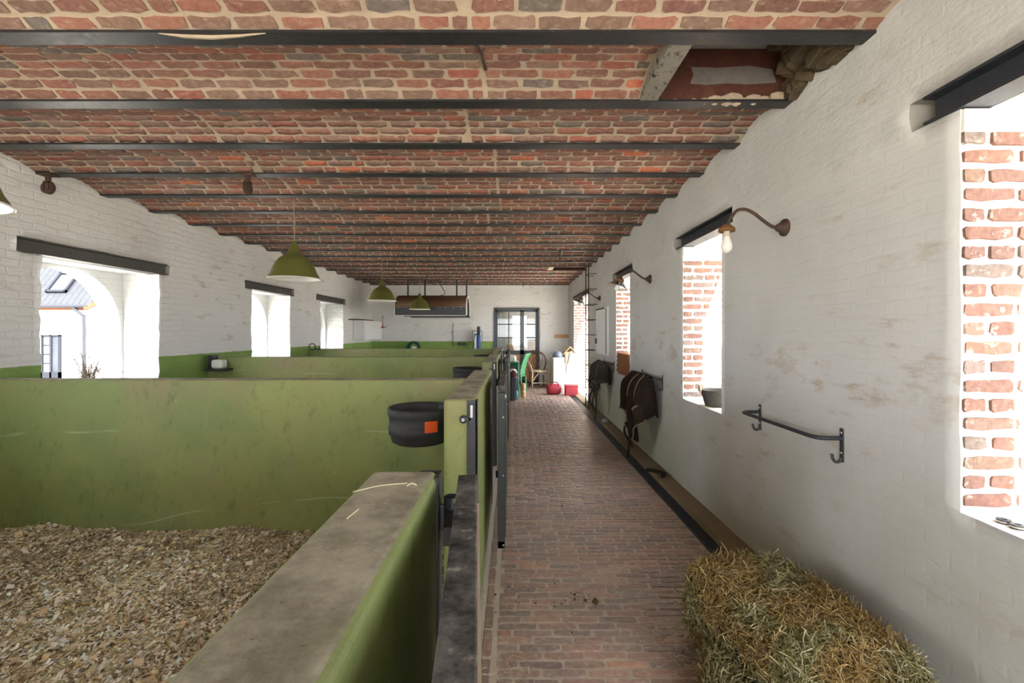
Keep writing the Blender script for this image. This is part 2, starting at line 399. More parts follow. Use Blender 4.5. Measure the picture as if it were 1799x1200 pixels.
def lay_bricks(specs, name, nominal, mat, parent, keep, inframe, jit=.0022, h=.006):
    """specs: (Matrix, length, colour). The `keep` largest in the picture become separate objects, the rest one mesh."""
    L, W = nominal
    variants = [brick_mesh(name, L, W, h, 100 + i, mat, jit=jit) for i in range(14)]
    varr = np.array([[v.co[:] for v in me.vertices] for me in variants])
    order = sorted(range(len(specs)), key=lambda i: (0 if inframe(specs[i][0].translation) else 1, specs[i][0].translation.y))
    single = set(order[:keep]); Vs, Cs = [], []
    for i, (mx, ln, col) in enumerate(specs):
        k = RND.randrange(14); S = Matrix.Diagonal((ln / L, 1, 1, 1)); mm = mx @ S
        if i in single:
            o = bpy.data.objects.new(name, variants[k]); COL.objects.link(o); o.matrix_world = mm; o.parent = parent; o.color = (*col, 1)
        else:
            A = np.array(mm); Vs.append(varr[k] @ A[:3, :3].T + A[:3, 3]); Cs.append(col)
    if Vs:
        o = mass(name + 'work', np.array(Vs), BQ, np.array(Cs), mat, parent); tag(o, kind='stuff')

def in_frame(p):
    if p.y < .3: return False
    x = 900 + F * p.x / p.y; y = 583 - F * (p.z - 1.5) / p.y
    return -20 < x < 1820 and -15 < y < 1215

def frame(o, ax, ay, az):
    return Matrix(((ax[0], ay[0], az[0], o[0]), (ax[1], ay[1], az[1], o[1]), (ax[2], ay[2], az[2], o[2]), (0, 0, 0, 1)))

# ------------------------------------------------------------------ walls with openings
def wall(name, axis, s0, s1, z0, z1, face, outward, T, holes, mats, disp, cell=.07, edge_jit=.006):
    """A wall whose room face lies at coordinate `face`; axis = horizontal direction along it (0 X, 1 Y).
    holes: (a, b, z0, z1, depth) with depth None for a through opening. mats = [face, reveal, pocket]."""
    def cuts(lo, hi, hs):
        k = sorted({lo, hi} | {h for h in hs if lo < h < hi}); out = []
        for a, b in zip(k[:-1], k[1:]):
            n = max(1, int(math.ceil((b - a) / cell)))
            out += [a + (b - a) * i / n for i in range(n)]
        return out + [hi]
    us = cuts(s0, s1, [h[0] for h in holes] + [h[1] for h in holes]); vs = cuts(z0, z1, [h[2] for h in holes] + [h[3] for h in holes])
    nu, nv = len(us) - 1, len(vs) - 1
    D = [[0.0] * nv for _ in range(nu)]
    for h in holes:
        for i in range(nu):
            if h[0] - 1e-6 <= us[i] and us[i + 1] <= h[1] + 1e-6:
                for j in range(nv):
                    if h[2] - 1e-6 <= vs[j] and vs[j + 1] <= h[3] + 1e-6: D[i][j] = T if h[4] is None else h[4]
    bd = set()
    for i in range(nu):
        for j in range(nv):
            if D[i][j] > 0: bd |= {(i, j), (i + 1, j), (i, j + 1), (i + 1, j + 1)}
    V, Fc, Mi, key = [], [], [], {}
    def vert(i, j, d):
        k = (i, j, round(d, 4))
        if k not in key:
            u, z, dd = us[i], vs[j], d
            if d == 0:
                dd = -disp(u, z)
                if (i, j) in bd and 0 < i < nu and 0 < j < nv:
                    u += edge_jit * (mnoise.noise(Vector((u * 9, z * 9, 3.3))) * 1.6); z += edge_jit * .7 * mnoise.noise(Vector((u * 9, z * 9, 8.3)))
            p = face + outward * dd
            key[k] = len(V); V.append((u, p, z) if axis == 0 else (p, u, z))
        return key[k]
    def quad(a, mi): Fc.append(a); Mi.append(mi)
    for i in range(nu):
        for j in range(nv):
            d = D[i][j]
            if d == 0: quad([vert(i, j, 0), vert(i + 1, j, 0), vert(i + 1, j + 1, 0), vert(i, j + 1, 0)], 0)
            elif d < T: quad([vert(i, j, d), vert(i + 1, j, d), vert(i + 1, j + 1, d), vert(i, j + 1, d)], 2)
            if d < T: quad([vert(i, j, T), vert(i, j + 1, T), vert(i + 1, j + 1, T), vert(i + 1, j, T)], 1)
            for (i2, j2, e) in ((i + 1, j, ((i + 1, j), (i + 1, j + 1))), (i, j + 1, ((i, j + 1), (i + 1, j + 1)))):
                if i2 < nu and j2 < nv and D[i2][j2] != d:
                    a, b = sorted((d, D[i2][j2]))
                    quad([vert(*e[0], a), vert(*e[1], a), vert(*e[1], b), vert(*e[0], b)], 2 if max(a, b) < T else 1)
    me = bpy.data.meshes.new(name); me.from_pydata(V, [], Fc)
    for m in mats: me.materials.append(m)
    me.polygons.foreach_set('material_index', Mi)
    me.polygons.foreach_set('use_smooth', [m == 0 for m in Mi]); me.update()
    o = bpy.data.objects.new(name, me); COL.objects.link(o)
    return tag(o, kind='structure')

def nz(x, y, z): return mnoise.noise(Vector((x, y, z)))
def disp_r(u, z):
    d = .004 * nz(u * 1.3, z * 1.3, 1) + .0025 * nz(u * 5, z * 6, 2)
    t = min(1, max(0, (z - 2.29 - .03 * nz(u * 1.1, 0, 5)) / .03))
    return d + t * (.014 + .010 * nz(u * 3.5, z * 9, 4) + .006 * nz(u * 11, z * 20, 7))
def disp_l(u, z):
    t = min(1, max(0, (z - 2.42) / .02)) * (1 if u < 6 else 0)
    return .010 * nz(u * 1.1, z * 1.6, 1) + .008 * nz(u * 3, z * 11, 2) + .004 * nz(u * 9, z * 15, 6) + .012 * t
def disp_b(u, z): return .008 * nz(u * 2, z * 5, 1) + .004 * nz(u * 6, z * 15, 6)

TR, TL = .45, .40
rh = []
for (a, b, z0, z1) in RWIN:
    rh.append((a, b, z0, z1, None)); rh.append((a - .19, b + .19, z1, z1 + .112, .12))
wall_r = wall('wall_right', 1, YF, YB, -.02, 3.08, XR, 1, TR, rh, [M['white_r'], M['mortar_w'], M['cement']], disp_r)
tag(wall_r, 'whitewashed plaster wall along the brick corridor with deep windows')
lh = []
for (a, b) in LWIN:
    lh.append((a, b, .86, 2.15, None)); lh.append((a - .19, b + .16, 2.15, 2.27, .12))
wall_l = wall('wall_left', 1, YF, YB, -.02, 3.08, XL, -1, TL, lh, [M['white_l'], M['white_p'], M['cement']], disp_l, edge_jit=.014)
tag(wall_l, 'rough whitewashed brick wall with arched windows above a green dado')
DX0, DX1, DZ = -.516, .774, 2.18
wall_b = wall('wall_back', 0, XL - .3, XR + .3, -.02, 3.08, YB, 1, .30, [(DX0, DX1, -.02, DZ, None)], [M['white_b'], M['white_p'], M['cement']], disp_b)
tag(wall_b, 'white painted brick end wall with green dado and double door')
wall_f = wall('wall_front', 0, XL - .3, XR + .3, -.02, 3.08, YF, -1, .30, [(-3.85, 1.5, -.02, 2.35, None)], [M['white_p'], M['white_p'], M['cement']], disp_b, cell=.3)  # unseen end wall, set close with an added wide doorway to brighten the room
tag(wall_f, 'unseen whitewashed end wall with a wide doorway added for daylight')

# lintels (steel channels set flush in the wall)
def lintel(parent, a, b, z0, z1, face, s, mat):
    m = MB(); x = lambda d: face + s * d
    def bx(d0, d1, zz0, zz1): m.box(min(x(d0), x(d1)), max(x(d0), x(d1)), a, b, zz0, zz1)
    bx(-.012, .10, z0 + .001, z0 + .012); bx(-.012, .10, z1 - .012, z1 - .001); bx(.035, .047, z0 + .012, z1 - .012)
    return m.build('lintel', mat, parent)
for (a, b, z0, z1) in RWIN:
    lintel(wall_r, a - .185, b + .135, z1, z1 + .112, XR, 1, M['lintel'])
for (a, b) in LWIN:
    lintel(wall_l, a - .185, b + .115, 2.15, 2.27, XL, -1, M['lintel_old'])

# soffit slabs over the right-hand openings, bricks on their far reveals
for wi, (a, b, z0, z1) in enumerate(RWIN):
    MB().box(XR + .10, XR + TR, a - .1, b + .1, z1 - .001, z1 + .11).build('soffit_slab', M['white'], wall_r)
jspecs = []
for wi in (1, 2, 3, 4):
    a, b, z0, z1 = RWIN[wi]
    zz = z0 + .045; row = 0
    top = z1 - .085
    while zz < top:
        xx = XR + .004 - (.10 if row % 2 else .0)
        while xx < XR + TR - .01:
            ln = RND.uniform(.175, .19) if RND.random() > .12 else .09
            x0, x1 = max(xx, XR + .006), min(xx + ln, XR + TR - .004)
            if x1 - x0 > .035:
                mx = frame(((x0 + x1) / 2, b - .001, zz + RND.uniform(-.002, .002)), (1, 0, 0), (0, 0, 1), (0, -1, 0))
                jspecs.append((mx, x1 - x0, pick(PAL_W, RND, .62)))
            xx += ln + .018
        zz += .0685; row += 1
    MB().box(XR + .004, XR + TR, b - .012, b + .02, top + .0, z1 - .002).build('bearing_block', M['white'], wall_r, bevel=.004)
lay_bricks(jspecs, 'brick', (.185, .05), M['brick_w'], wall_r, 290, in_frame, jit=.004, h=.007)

# arched outer leaf of the left-hand openings
def arch_leaf(parent, a, b):
    m = MB(); c = (a + b) / 2; r = (b - a) / 2 - .035; zs = 2.135 - r; x0, x1 = XL - TL + .0, XL - TL - .22; N = 28
    ys = [c - r * math.cos(PI * i / N) for i in range(N + 1)]; zt = [zs + r * math.sin(PI * i / N) for i in range(N + 1)]
    top = 2.30
    for i in range(N):
        for x, fl in ((x0, 0), (x1, 1)):
            q = [(x, ys[i], zt[i]), (x, ys[i + 1], zt[i + 1]), (x, ys[i + 1], top), (x, ys[i], top)]
            m.face(q[::-1] if fl else q)
        m.face([(x0, ys[i], zt[i]), (x1, ys[i], zt[i]), (x1, ys[i + 1], zt[i + 1]), (x0, ys[i + 1], zt[i + 1])])
    m.box(x1, x0, a - .1, c - r, .6, top); m.box(x1, x0, c + r, b + .1, .6, top); m.box(x1, x0, a - .1, b + .1, .6, .86)
    m.box(x1 + .02, x0, a - .1, b + .1, top, top + .1)
    o = m.build('arched_leaf', M['white_p'], parent); return c, r, zs
arch = [arch_leaf(wall_l, a, b) for (a, b) in LWIN]

# ------------------------------------------------------------------ ceiling: steel beams and shallow brick vaults
SEAM = {}
HATCH = {0: (.83, XR), 12: (.86, XR)}
ceil = MB()
ceil.box(XL - .62, XR + .5, YF - .3, YB + .3, 3.14, 3.3, 1)
ceil.box(XL - .3, XR + .3, YF, B0 - 2 * BS, ZC + .01, ZC + .2, 2)
RISE = .068; NS = 10
def vault(k, t):
    y0 = B0 + k * BS + BF - .012; y1 = B0 + (k + 1) * BS + .012
    y = y0 + (y1 - y0) * t; z = ZC + .014 + RISE * 4 * t * (1 - t)
    dy, dz = (y1 - y0), RISE * 4 * (1 - 2 * t); l = math.hypot(dy, dz)
    return y, z, dy / l, dz / l
KS = range(-2, 19)
for k in KS:
    hx = HATCH.get(k); xa = XL - .1; xb = (hx[0] - .1) if hx else XR + .1
    for s in range(NS):
        ya, za, *_ = vault(k, s / NS); yb, zb, *_ = vault(k, (s + 1) / NS)
        if ya > YB + .2: continue
        ceil.face([(xa, ya, za), (xa, yb, zb), (xb, yb, zb), (xb, ya, za)])
ceiling = ceil.build('ceiling', [M['mortar'], M['cement'], M['brick_c']])
tag(ceiling, 'ceiling of shallow red brick vaults between black steel beams', kind='structure')
for k in range(-2, 19):
    y = B0 + k * BS
    m = MB(); m.box(XL - .05, XR + .05, y, y + BF, ZC, ZC + .012); m.build('beam', M['beam'], ceiling)
    m = MB(); m.box(XL - .05, XR + .05, y + BF / 2 - .006, y + BF / 2 + .006, ZC + .012, 3.13); m.build('beam_web', M['beam_web'], ceiling)
cspecs = []
for k in KS:
    if B0 + k * BS > YB - .2 or k < -1: continue
    seams = [XL, -2.08 + RND.uniform(-.06, .06), -.22 + RND.uniform(-.1, .12), XR]
    hx = HATCH.get(k)
    nrow = 8
    for j in range(nrow):
        t = (j + .5) / nrow; y, z, ty, tz = vault(k, t)
        for sa, sb in zip(seams[:-1], seams[1:]):
            x = sa - RND.uniform(0, .17) if sa == XL else sa + RND.uniform(.008, .02) - (RND.choice((0, .1)) if RND.random() < 0 else 0)
            first = True
            while x < sb - .03:
                ln = RND.uniform(.172, .192)
                if first and sa != XL and j % 2: ln *= RND.uniform(.42, .6)
                if RND.random() < .06: ln *= RND.uniform(.45, .7)
                first = False
                if x + ln > sb - .005 and sb != XR: ln = sb - .008 - x
                if hx and x + ln > hx[0] - .115: ln = hx[0] - .115 - x
                if ln <= .0: break
                if ln > .03 and x + ln > XL:
                    a = RND.uniform(-.006, .006)
                    mx = frame((x + ln / 2, y + RND.uniform(-.003, .003), z), (1, a * ty, a * tz), (0, -ty, -tz), (0, tz, -ty))
                    cspecs.append((mx, ln, pick(PAL_C, RND, 1.12)))
                x += ln + RND.uniform(.010, .02)
lay_bricks(cspecs, 'brick', (.182, .0545), M['brick_c'], ceiling, 300, in_frame, jit=.0062, h=.006)
# hatch in the first bay: cracked trimmer, rough sides, patch of mortar on the rusty web
m = MB(); m.box(.725, .83, B0 + .05, B0 + BS + .03, ZC + .004, ZC + .20); m.build('trimmer', M['wood_grey'], ceiling, bevel=.006)
m = MB()
for i in range(70):
    yy = B0 + .07 + RND.random() * .50; zz = ZC + .03 + RND.random() * .28; q = RND.uniform(.02, .055)
    Mx = Matrix.Translation((XR - .02 - .10 * RND.random() * (zz - ZC) / .2, yy, zz)) @ Matrix.Rotation(RND.uniform(-.6, .6), 4, 'X') @ Matrix.Rotation(RND.uniform(-.5, .5), 4, 'Z')
    m.box(-q, q, -q * 1.3, q * 1.3, -q * .7, q * .7, M=Mx)
m.box(XR + .0, XR + .1, B0 + .05, B0 + BS + .04, ZC, 3.13)
m.build('broken_masonry', plain('broken_masonry', (.085, .062, .036), .95, var=.6, scale=14, bump=.8), ceiling, bevel=.008, seg=1)
yw = B0 + BS + BF / 2 - .007
m = MB(); m.face([(1.03, yw, ZC + .215), (1.045, yw, ZC + .17), (1.025, yw, ZC + .12), (1.12, yw, ZC + .112), (1.24, yw, ZC + .122), (1.36, yw, ZC + .115), (1.52, yw, ZC + .125), (1.50, yw, ZC + .2), (1.36, yw, ZC + .222), (1.2, yw, ZC + .21)][::-1])
m.build('mortar_patch', plain('grey_mortar_patch', (.20, .18, .17), .95, var=.35, scale=20, bump=.6), ceiling, solid=.008)
m = MB()
for i in range(26):
    x0 = .95 + .62 * (i / 25) ** .7 + RND.uniform(-.02, .02); q = RND.uniform(.008, .026) * (1.4 if x0 > 1.15 else .8)
    m.lathe([(0, -q), (q, -q * .3), (q * .9, q * .4), (0, q)], (x0, yw - .004, ZC + .012 + q * RND.uniform(.2, .9)), 7, sx=1.5)
m.build('mortar_droppings', M['mortar'], ceiling)
m = MB(); m.box(.76, .86, 9.17, 9.76, ZC + .005, ZC + .2); m.build('trimmer', M['wood_pale'], ceiling)
# iron strip let into the first bay
pts = [vault(0, t) for t in (.04, .2, .4, .62)]
m = MB(); m.tube([(-.175 + .012 * i, p[0], p[1] - .006) for i, p in enumerate(pts)], .009, 6); m.build('iron_strip', M['iron'], ceiling)
# mortar smeared over the flange of the first beam
m = MB(); m.tube([(-1.55, B0 + .005, ZC - .001), (-1.45, B0 + .02, ZC - .002), (-1.33, B0 + .028, ZC - .002), (-1.2, B0 + .018, ZC - .002), (-1.08, B0 + .004, ZC - .001)], [.002, .009, .011, .007, .002], 6); m.build('mortar_smear', M['mortar'], ceiling)

# ------------------------------------------------------------------ floor
fl = MB()
fl.box(XL - .1, 1.344, YF - .3, YB + .1, -.1, 0); fl.box(1.45, XR + .1, YF - .3, YB + .1, -.1, 0); fl.box(1.344, 1.45, YF - .3, YB + .1, -.16, -.07)
floor = fl.build('floor', M['mortar_f']); tag(floor, 'worn brick paved corridor floor', kind='structure')
fspecs = []
y = 1.30; r = 0
while y < YB - .03:
    x = -.068 + (0 if r % 2 else -.1) + RND.uniform(-.025, .025)
    while x < 1.335:
        ln = RND.uniform(.183, .196); x0, x1 = max(x, -.068), min(x + ln, 1.338)
        if x1 - x0 > .03:
            a = RND.uniform(-.012, .012)
            mx = frame(((x0 + x1) / 2, y + RND.uniform(-.002, .002), RND.uniform(-.003, .001)), (1, a, RND.uniform(-.01, .01)), (-a, 1, RND.uniform(-.02, .02)), (0, 0, 1))
            fspecs.append((mx, x1 - x0, pick(PAL_F, RND, 1.0)))
        x += ln + .0085
    y += .0535; r += 1
y = 1.3
while y < YB - .2:
    mx = frame((-.118, y + .095, -.002), (0, 1, 0), (-1, 0, 0), (0, 0, 1)); fspecs.append((mx, .188, pick(PAL_F, RND, .8))); y += .2
# sorted so that nearest in view are separate
lay_bricks(fspecs, 'brick', (.19, .0455), M['brick_f'], floor, 300, in_frame, jit=.0028, h=.0055)

trim = MB()
trim.face([(1.452, 1.0, .001), (1.452, YB, .001), (1.475, YB, .028), (1.475, 1.0, .028)][::-1]); trim.face([(1.475, 1.0, .028), (1.475, YB, .028), (XR + .02, YB, .045), (XR + .02, 1.0, .045)][::-1])
trim.face([(1.452, 1.0, 0), (1.475, 1.0, .028), (XR, 1.0, .045), (XR, 1.0, 0)])
o = trim.build('baseboard_right', M['concrete']); tag(o, 'brown dusty cement skirting strip at foot of the corridor wall', kind='structure')

dr = empty('drain_channel', (1.397, 1.0, 0), 0, 'long black slotted drain channel running along the corridor wall', 'drain')
m = MB(); m.box(-.053, -.045, 0, 11.8, -.07, .004); m.box(.045, .053, 0, 11.8, -.07, .004); m.build('channel_rail', M['steel'], dr)
g = MB()
for i in range(24):
    y0 = .01 + i * .0205; g.box(-.044, .044, y0, y0 + .010, -.014, -.001)
for x in (-.030, 0, .030): g.box(x - .004, x + .004, 0, .492, -.016, -.004)
g0 = g.build('grate', M['steel'], dr)
for i in range(23):
    o = g0 if i == 0 else g0.copy()
    if i: COL.objects.link(o); o.parent = dr
    o.location = (0, i * .5, 0)

# ------------------------------------------------------------------ stall partitions, gates, feeders
TZ = 1.17
def partition(yc, label, posts=True):
    t = empty('stall_partition', (-.25, yc, 0), 0, label, 'stall partition', 'green stall partitions')
    m = MB(); m.box(XL + .25 - .02, -.075, -.07, .07, 0, TZ); m.build('panel', M['green'], t, bevel=.012, seg=3)
    m = MB(); m.box(-.085, .077, -.98, .76, 0, TZ); m.build('front_wall', M['green'], t, bevel=.020, seg=4)
    for e, s in ((-.98, -1), (.76, 1)):
        m = MB(); m.box(.030, .080, *sorted((e + s * .008, e - s * .002)), .02, TZ - .004); m.box(.073, .081, *sorted((e + s * .008, e - s * .05)), .02, TZ - .004)
        hp = m.build('edge_angle', M['steel'], t)
    # keeper plate with slot and bolt on the front face
    k = MB(); k.box(.038, .072, -.998, -.987, TZ - .13, TZ - .02); kp = k.build('keeper_plate', M['steel'], t, bevel=.003)
    k = MB(); k.box(.049, .060, -1.0, -.996, TZ - .085, TZ - .025); k.build('slot', M['chrome'], kp)
    k = MB(); k.lathe([(.0, -.006), (.020, -.006), (.020, .004), (.012, .01), (.0, .01)], (.014, -.99, TZ - .095), 14, M=Matrix.Rotation(PI / 2, 3, 'X')); k.box(-.004, .05, -.998, -.984, TZ - .102, TZ - .088)
    k.build('latch', M['steel'], t, smooth=False)
    k = MB(); k.lathe([(0, -.002), (.008, -.002), (.008, .008), (0, .008)], (.014, -1.0, TZ - .095), 12, M=Matrix.Rotation(PI / 2, 3, 'X')); k.build('bolt', M['chrome'], t)
    return t
PY = [(.33, 'green stall partition closest by, with a broad worn cement top and straw on it'),
      (3.20, 'wide green stall partition right behind the wood shavings, scuffed and dirty'),
      (6.02, 'second-row green stall partition behind the first feed bowl'),
      (8.92, 'rearmost green stall partition, furthest down the room, near the end wall')]
parts = [partition(y, l) for y, l in PY]

def gate(x, y, rz, label, face='green_dk2'):
    """hinge at local origin, leaf runs along local -Y."""
    t = empty('stall_gate', (x, y, 0), rz, label, 'gate', 'folded-back stall gates')
    L = 1.10; z0, z1 = .144, 1.165
    m = MB(); m.box(-.016, .016, -L + .01, -.01, z0 + .01, z1 - .01); m.build('board', M['green'], t)
    m = MB(); m.box(-.022, .022, -L, 0, z1 - .045, z1); m.build('top_rail', M['rubber_top'], t, bevel=.003)
    m = MB(); m.box(-.022, .022, -L, 0, z0, z0 + .045); m.build('bottom_rail', M['steel'], t, bevel=.003)
    for yy in (-L, -.045):
        m = MB(); m.box(-.0225, .0225, yy, yy + .045, z0 - .001, z1 - .046); st = m.build('stile', M['steel'], t, bevel=.003)
    m = MB(); m.box(.0222, .0265, -L + .05, -.05, z0 + .05, z1 - .05); m.build('facing_board', M[face], t)
    for zz in (.26, 1.06):
        m = MB(); m.tube([(-.045, .015, zz - .05), (-.045, .015, zz + .05)], .012, 10); m.box(-.05, -.02, -.09, .02, zz - .02, zz + .02); m.box(-.075, -.03, .012, .022, zz - .03, zz + .03); m.tube([(-.045, .015, zz + .05), (-.03, -.02, zz + .062)], .006, 6)
        m.build('hinge', M['steel'], t)
    m = MB(); m.lathe([(0, -.003), (.016, -.003), (.016, .003), (.009, .01), (0, .012)], (.0225, -L + .02, z1 - .075), 16, M=Matrix.Rotation(PI / 2, 3, 'Y')); m.build('bolt_head', M['chrome'], t)
    for zz in (z0 + .02, z1 - .2, .6):
        m = MB(); m.lathe([(0, 0), (.006, 0), (.005, .004), (0, .005)], (.012, -L - .0005, zz), 10, M=Matrix.Rotation(PI / 2, 3, 'X')); m.build('screw', M['chrome'], t)
    return t
gates = [gate(-.104, 1.07, math.radians(4.4), 'stall gate with dusty black rubber top rail beside the closest partition', 'wood_pale'),
         gate(-.067, 3.95, 0, 'black edged stall gate folded back beyond the first feed bowl'),
         gate(-.067, 6.78, 0, 'black edged stall gate folded back near the second feed bowl'),
         gate(-.067, 9.68, 0, 'furthest black edged stall gate beside the rearmost partition')]

def feeder(x, y, label):
    t = empty('feed_bowl', (x, y, .875), 0, label, 'feed bowl', 'black feed bowls')
    m = MB(); m.lathe([(0, .0), (.14, 0), (.160, .012), (.168, .05), (.176, .052), (.178, .10), (.172, .104), (.176, .150), (.184, .165), (.184, .19), (.178, .2), (.165, .2), (.150, .185), (.142, .06), (.12, .02), (0, .018)], n=36)
    m.build('bowl', M['rubber'], t, smooth=True)
    m = MB(); m.box(.10, .19, .02, .06, .05, .20); m.build('bracket', M['steel'], t)
    st = MB(); R = .186
    for i in range(6):
        a0, a1 = [math.radians(-72 + (v / 6) * 22) for v in (i, i + 1)]
        st.face([(R * math.cos(a0), R * math.sin(a0), .085), (R * math.cos(a1), R * math.sin(a1), .085), (R * math.cos(a1), R * math.sin(a1), .145), (R * math.cos(a0), R * math.sin(a0), .145)])
    st.build('sticker', M['orange'], t, solid=.002)
    return t
feeder(-.522, 2.60, 'black round feed bowl with orange sticker hung inside the first stall')
feeder(-.522, 5.42, 'smaller-looking black feed bowl further back in the second stall')
feeder(-.522, 8.32, 'furthest black feed bowl in the third stall')

# concrete threshold under the gates
o = MB().box(-.335, -.165, -3, 11, .0, .012).build('trim_1', M['cement']); tag(o, 'cement threshold strip under the stall gates', kind='structure')

# ------------------------------------------------------------------ bedding
def bed_h(x, y):
    h = .11 + .05 * nz(x * 1.1, y * 1.3, 0) + .03 * nz(x * 3, y * 3, 4) + .012 * nz(x * 9, y * 9, 2)
    h += .06 * math.exp(-((y - 2.95) / .35) ** 2) * (.6 + .8 * nz(x * 1.7 + 5, 0, 1)) * (1 if y < 3.3 else 0)
    d = min(1, max(0, (-.36 - x) / .5)); return max(.015, h * (.45 + .55 * d))
def bedding(name, x0, x1, y0, y1, cell, nfl, nst, label, vis):
    m = MB(); nx, ny = int((x1 - x0) / cell), int((y1 - y0) / cell)
    for i in range(nx + 1):
        for j in range(ny + 1):
            x, y = x0 + (x1 - x0) * i / nx, y0 + (y1 - y0) * j / ny; m.v.append((x, y, bed_h(x, y)))
    for i in range(nx):
        for j in range(ny):
            a = i * (ny + 1) + j; m.f.append((a, a + ny + 1, a + ny + 2, a + 1)); m.m.append(0)
    b = m.build(name, M['bed_core'], smooth=True); tag(b, label, 'bedding', kind='stuff')
    vx0, vx1, vy0, vy1 = vis
    xs = NPR.uniform(vx0, vx1, nfl); ys = NPR.uniform(vy0, vy1, nfl)
    zs = np.array([bed_h(a, c) for a, c in zip(xs, ys)]) + NPR.uniform(-.004, .012, nfl)
    L = NPR.lognormal(math.log(.0105), .45, nfl); Wd = L * NPR.uniform(.3, .75, nfl); cur = NPR.uniform(-.5, .5, nfl)
    base = np.zeros((nfl, 6, 3))
    for k, (u, v) in enumerate(((-1, -1), (0, -1), (1, -1), (1, 1), (0, 1), (-1, 1))):
        base[:, k, 0] = u * L * .8; base[:, k, 1] = v * Wd * .8 * NPR.uniform(.6, 1.1, nfl); base[:, k, 2] = (abs(u) * cur) * L
    yaw = NPR.uniform(0, 2 * PI, nfl); pit = NPR.normal(0, .27, nfl); rol = NPR.normal(0, .27, nfl)
    V = rot(base, yaw, pit, rol) + np.stack([xs, ys, zs], 1)[:, None]
    patch = np.array([nz(a * 1.2 + 3, c * 1.2, 9) for a, c in zip(xs, ys)])
    pal = np.array([(.68, .58, .46), (.60, .48, .33), (.78, .70, .60), (.44, .32, .19), (.50, .43, .25), (.30, .19, .09), (.86, .81, .74)])
    wt = np.array([.26, .22, .14, .14, .1, .06, .08]); ci = NPR.choice(7, nfl, p=wt)
    C = pal[ci] * 1.38 * NPR.uniform(.6, 1.15, (nfl, 1)) * (1 + .35 * patch[:, None])
    o = mass('wood_shavings', V, [(0, 1, 4, 5), (1, 2, 3, 4)], np.clip(C, 0, .9), M['straw'], b); tag(o, kind='stuff')
    if nst:
        xs = NPR.uniform(vx0, vx1, nst); ys = NPR.uniform(vy0, vy1, nst); zs = np.array([bed_h(a, c) for a, c in zip(xs, ys)]) + NPR.uniform(0, .02, nst)
        V = strands(np.stack([xs, ys, zs], 1), NPR.uniform(0, 2 * PI, nst), NPR.normal(.05, .25, nst), NPR.uniform(.03, .10, nst), .0012)
        C = np.array([(.46, .40, .23), (.40, .37, .2), (.55, .49, .32)])[NPR.choice(3, nst)] * NPR.uniform(.7, 1.15, (nst, 1))
        o = mass('straw_stalks', V, SQ, C, M['straw'], b); tag(o, kind='stuff')
    return b
def rot(P, yaw, pit, rol):
    cy, sy, cp, sp, cr, sr = np.cos(yaw), np.sin(yaw), np.cos(pit), np.sin(pit), np.cos(rol), np.sin(rol)
    R = np.stack([np.stack([cy * cp, cy * sp * sr - sy * cr, cy * sp * cr + sy * sr], 1), np.stack([sy * cp, sy * sp * sr + cy * cr, sy * sp * cr - cy * sr], 1), np.stack([-sp, cp * sr, cp * cr], 1)], 1)
    return np.einsum('nij,nkj->nki', R, P)
SQ = [(0, 1, 3, 2), (2, 3, 5, 4), (4, 5, 7, 6)]
def strands(p, yaw, pit, L, wd):
    """bent flat stalks, 4 stations each; p (N,3) the middle."""
    N = len(p); out = np.zeros((N, 8, 3)); bend = NPR.normal(0, .35, N); bz = NPR.normal(0, .25, N)
    d0 = np.stack([np.cos(yaw) * np.cos(pit), np.sin(yaw) * np.cos(pit), np.sin(pit)], 1)
    side = np.stack([-np.sin(yaw), np.cos(yaw), np.zeros(N)], 1); up = np.cross(d0, side)
    tw = NPR.uniform(0, PI, N)[:, None]; ws = side * np.cos(tw) + up * np.sin(tw)
    wv = (wd * NPR.uniform(.6, 1.3, N))[:, None]
    for k, s in enumerate((-.5, -.17, .17, .5)):
        c = p + d0 * (L * s)[:, None] + (side * bend[:, None] + up * bz[:, None]) * (L * s * s * 1.6)[:, None]
        out[:, 2 * k] = c - ws * wv; out[:, 2 * k + 1] = c + ws * wv
    return out
bedding('stall_bedding', XL + .03, -.33, .38, 3.15, .05, 130000, 10000, 'pale wood shavings and straw heaped over the closest stall floor', (-3.65, -.33, 1.0, 3.14))
bedding('stall_bedding', XL + .03, -.33, 3.26, 5.96, .12, 4000, 0, 'wood shavings on the floor of the middle stall', (-3.9, -.4, 3.3, 5.9))
bedding('stall_bedding', XL + .03, -.33, 6.08, 8.86, .12, 4000, 0, 'wood shavings on the floor of the third stall', (-3.9, -.4, 6.1, 8.8))

# straw lying on the closest partition's top, and on the floor by the bale
def stalk(name, pts, r, label, group=None):
    m = MB(); m.tube(smooth_path(pts, 4), r, 5); o = m.build(name, plain('straw_stalk', (.62, .55, .36), .7)); tag(o, label, 'straw', group); return o
stalk('straw_stalk', [(-.325, .93, TZ + .003), (-.28, .965, TZ + .004), (-.225, .975, TZ + .006)], .0013, 'thin long straw stalk lying across the closest partition top')
stalk('straw_stalk', [(-.222, .965, TZ + .003), (-.212, .962, TZ + .010), (-.203, .968, TZ + .004)], .0016, 'short curled straw stalk near the edge of the closest partition top')
stalk('straw_stalk', [(-.29, .80, TZ + .002), (-.283, .84, TZ + .003)], .0013, 'short brown straw bit pointing lengthwise on the closest partition top')

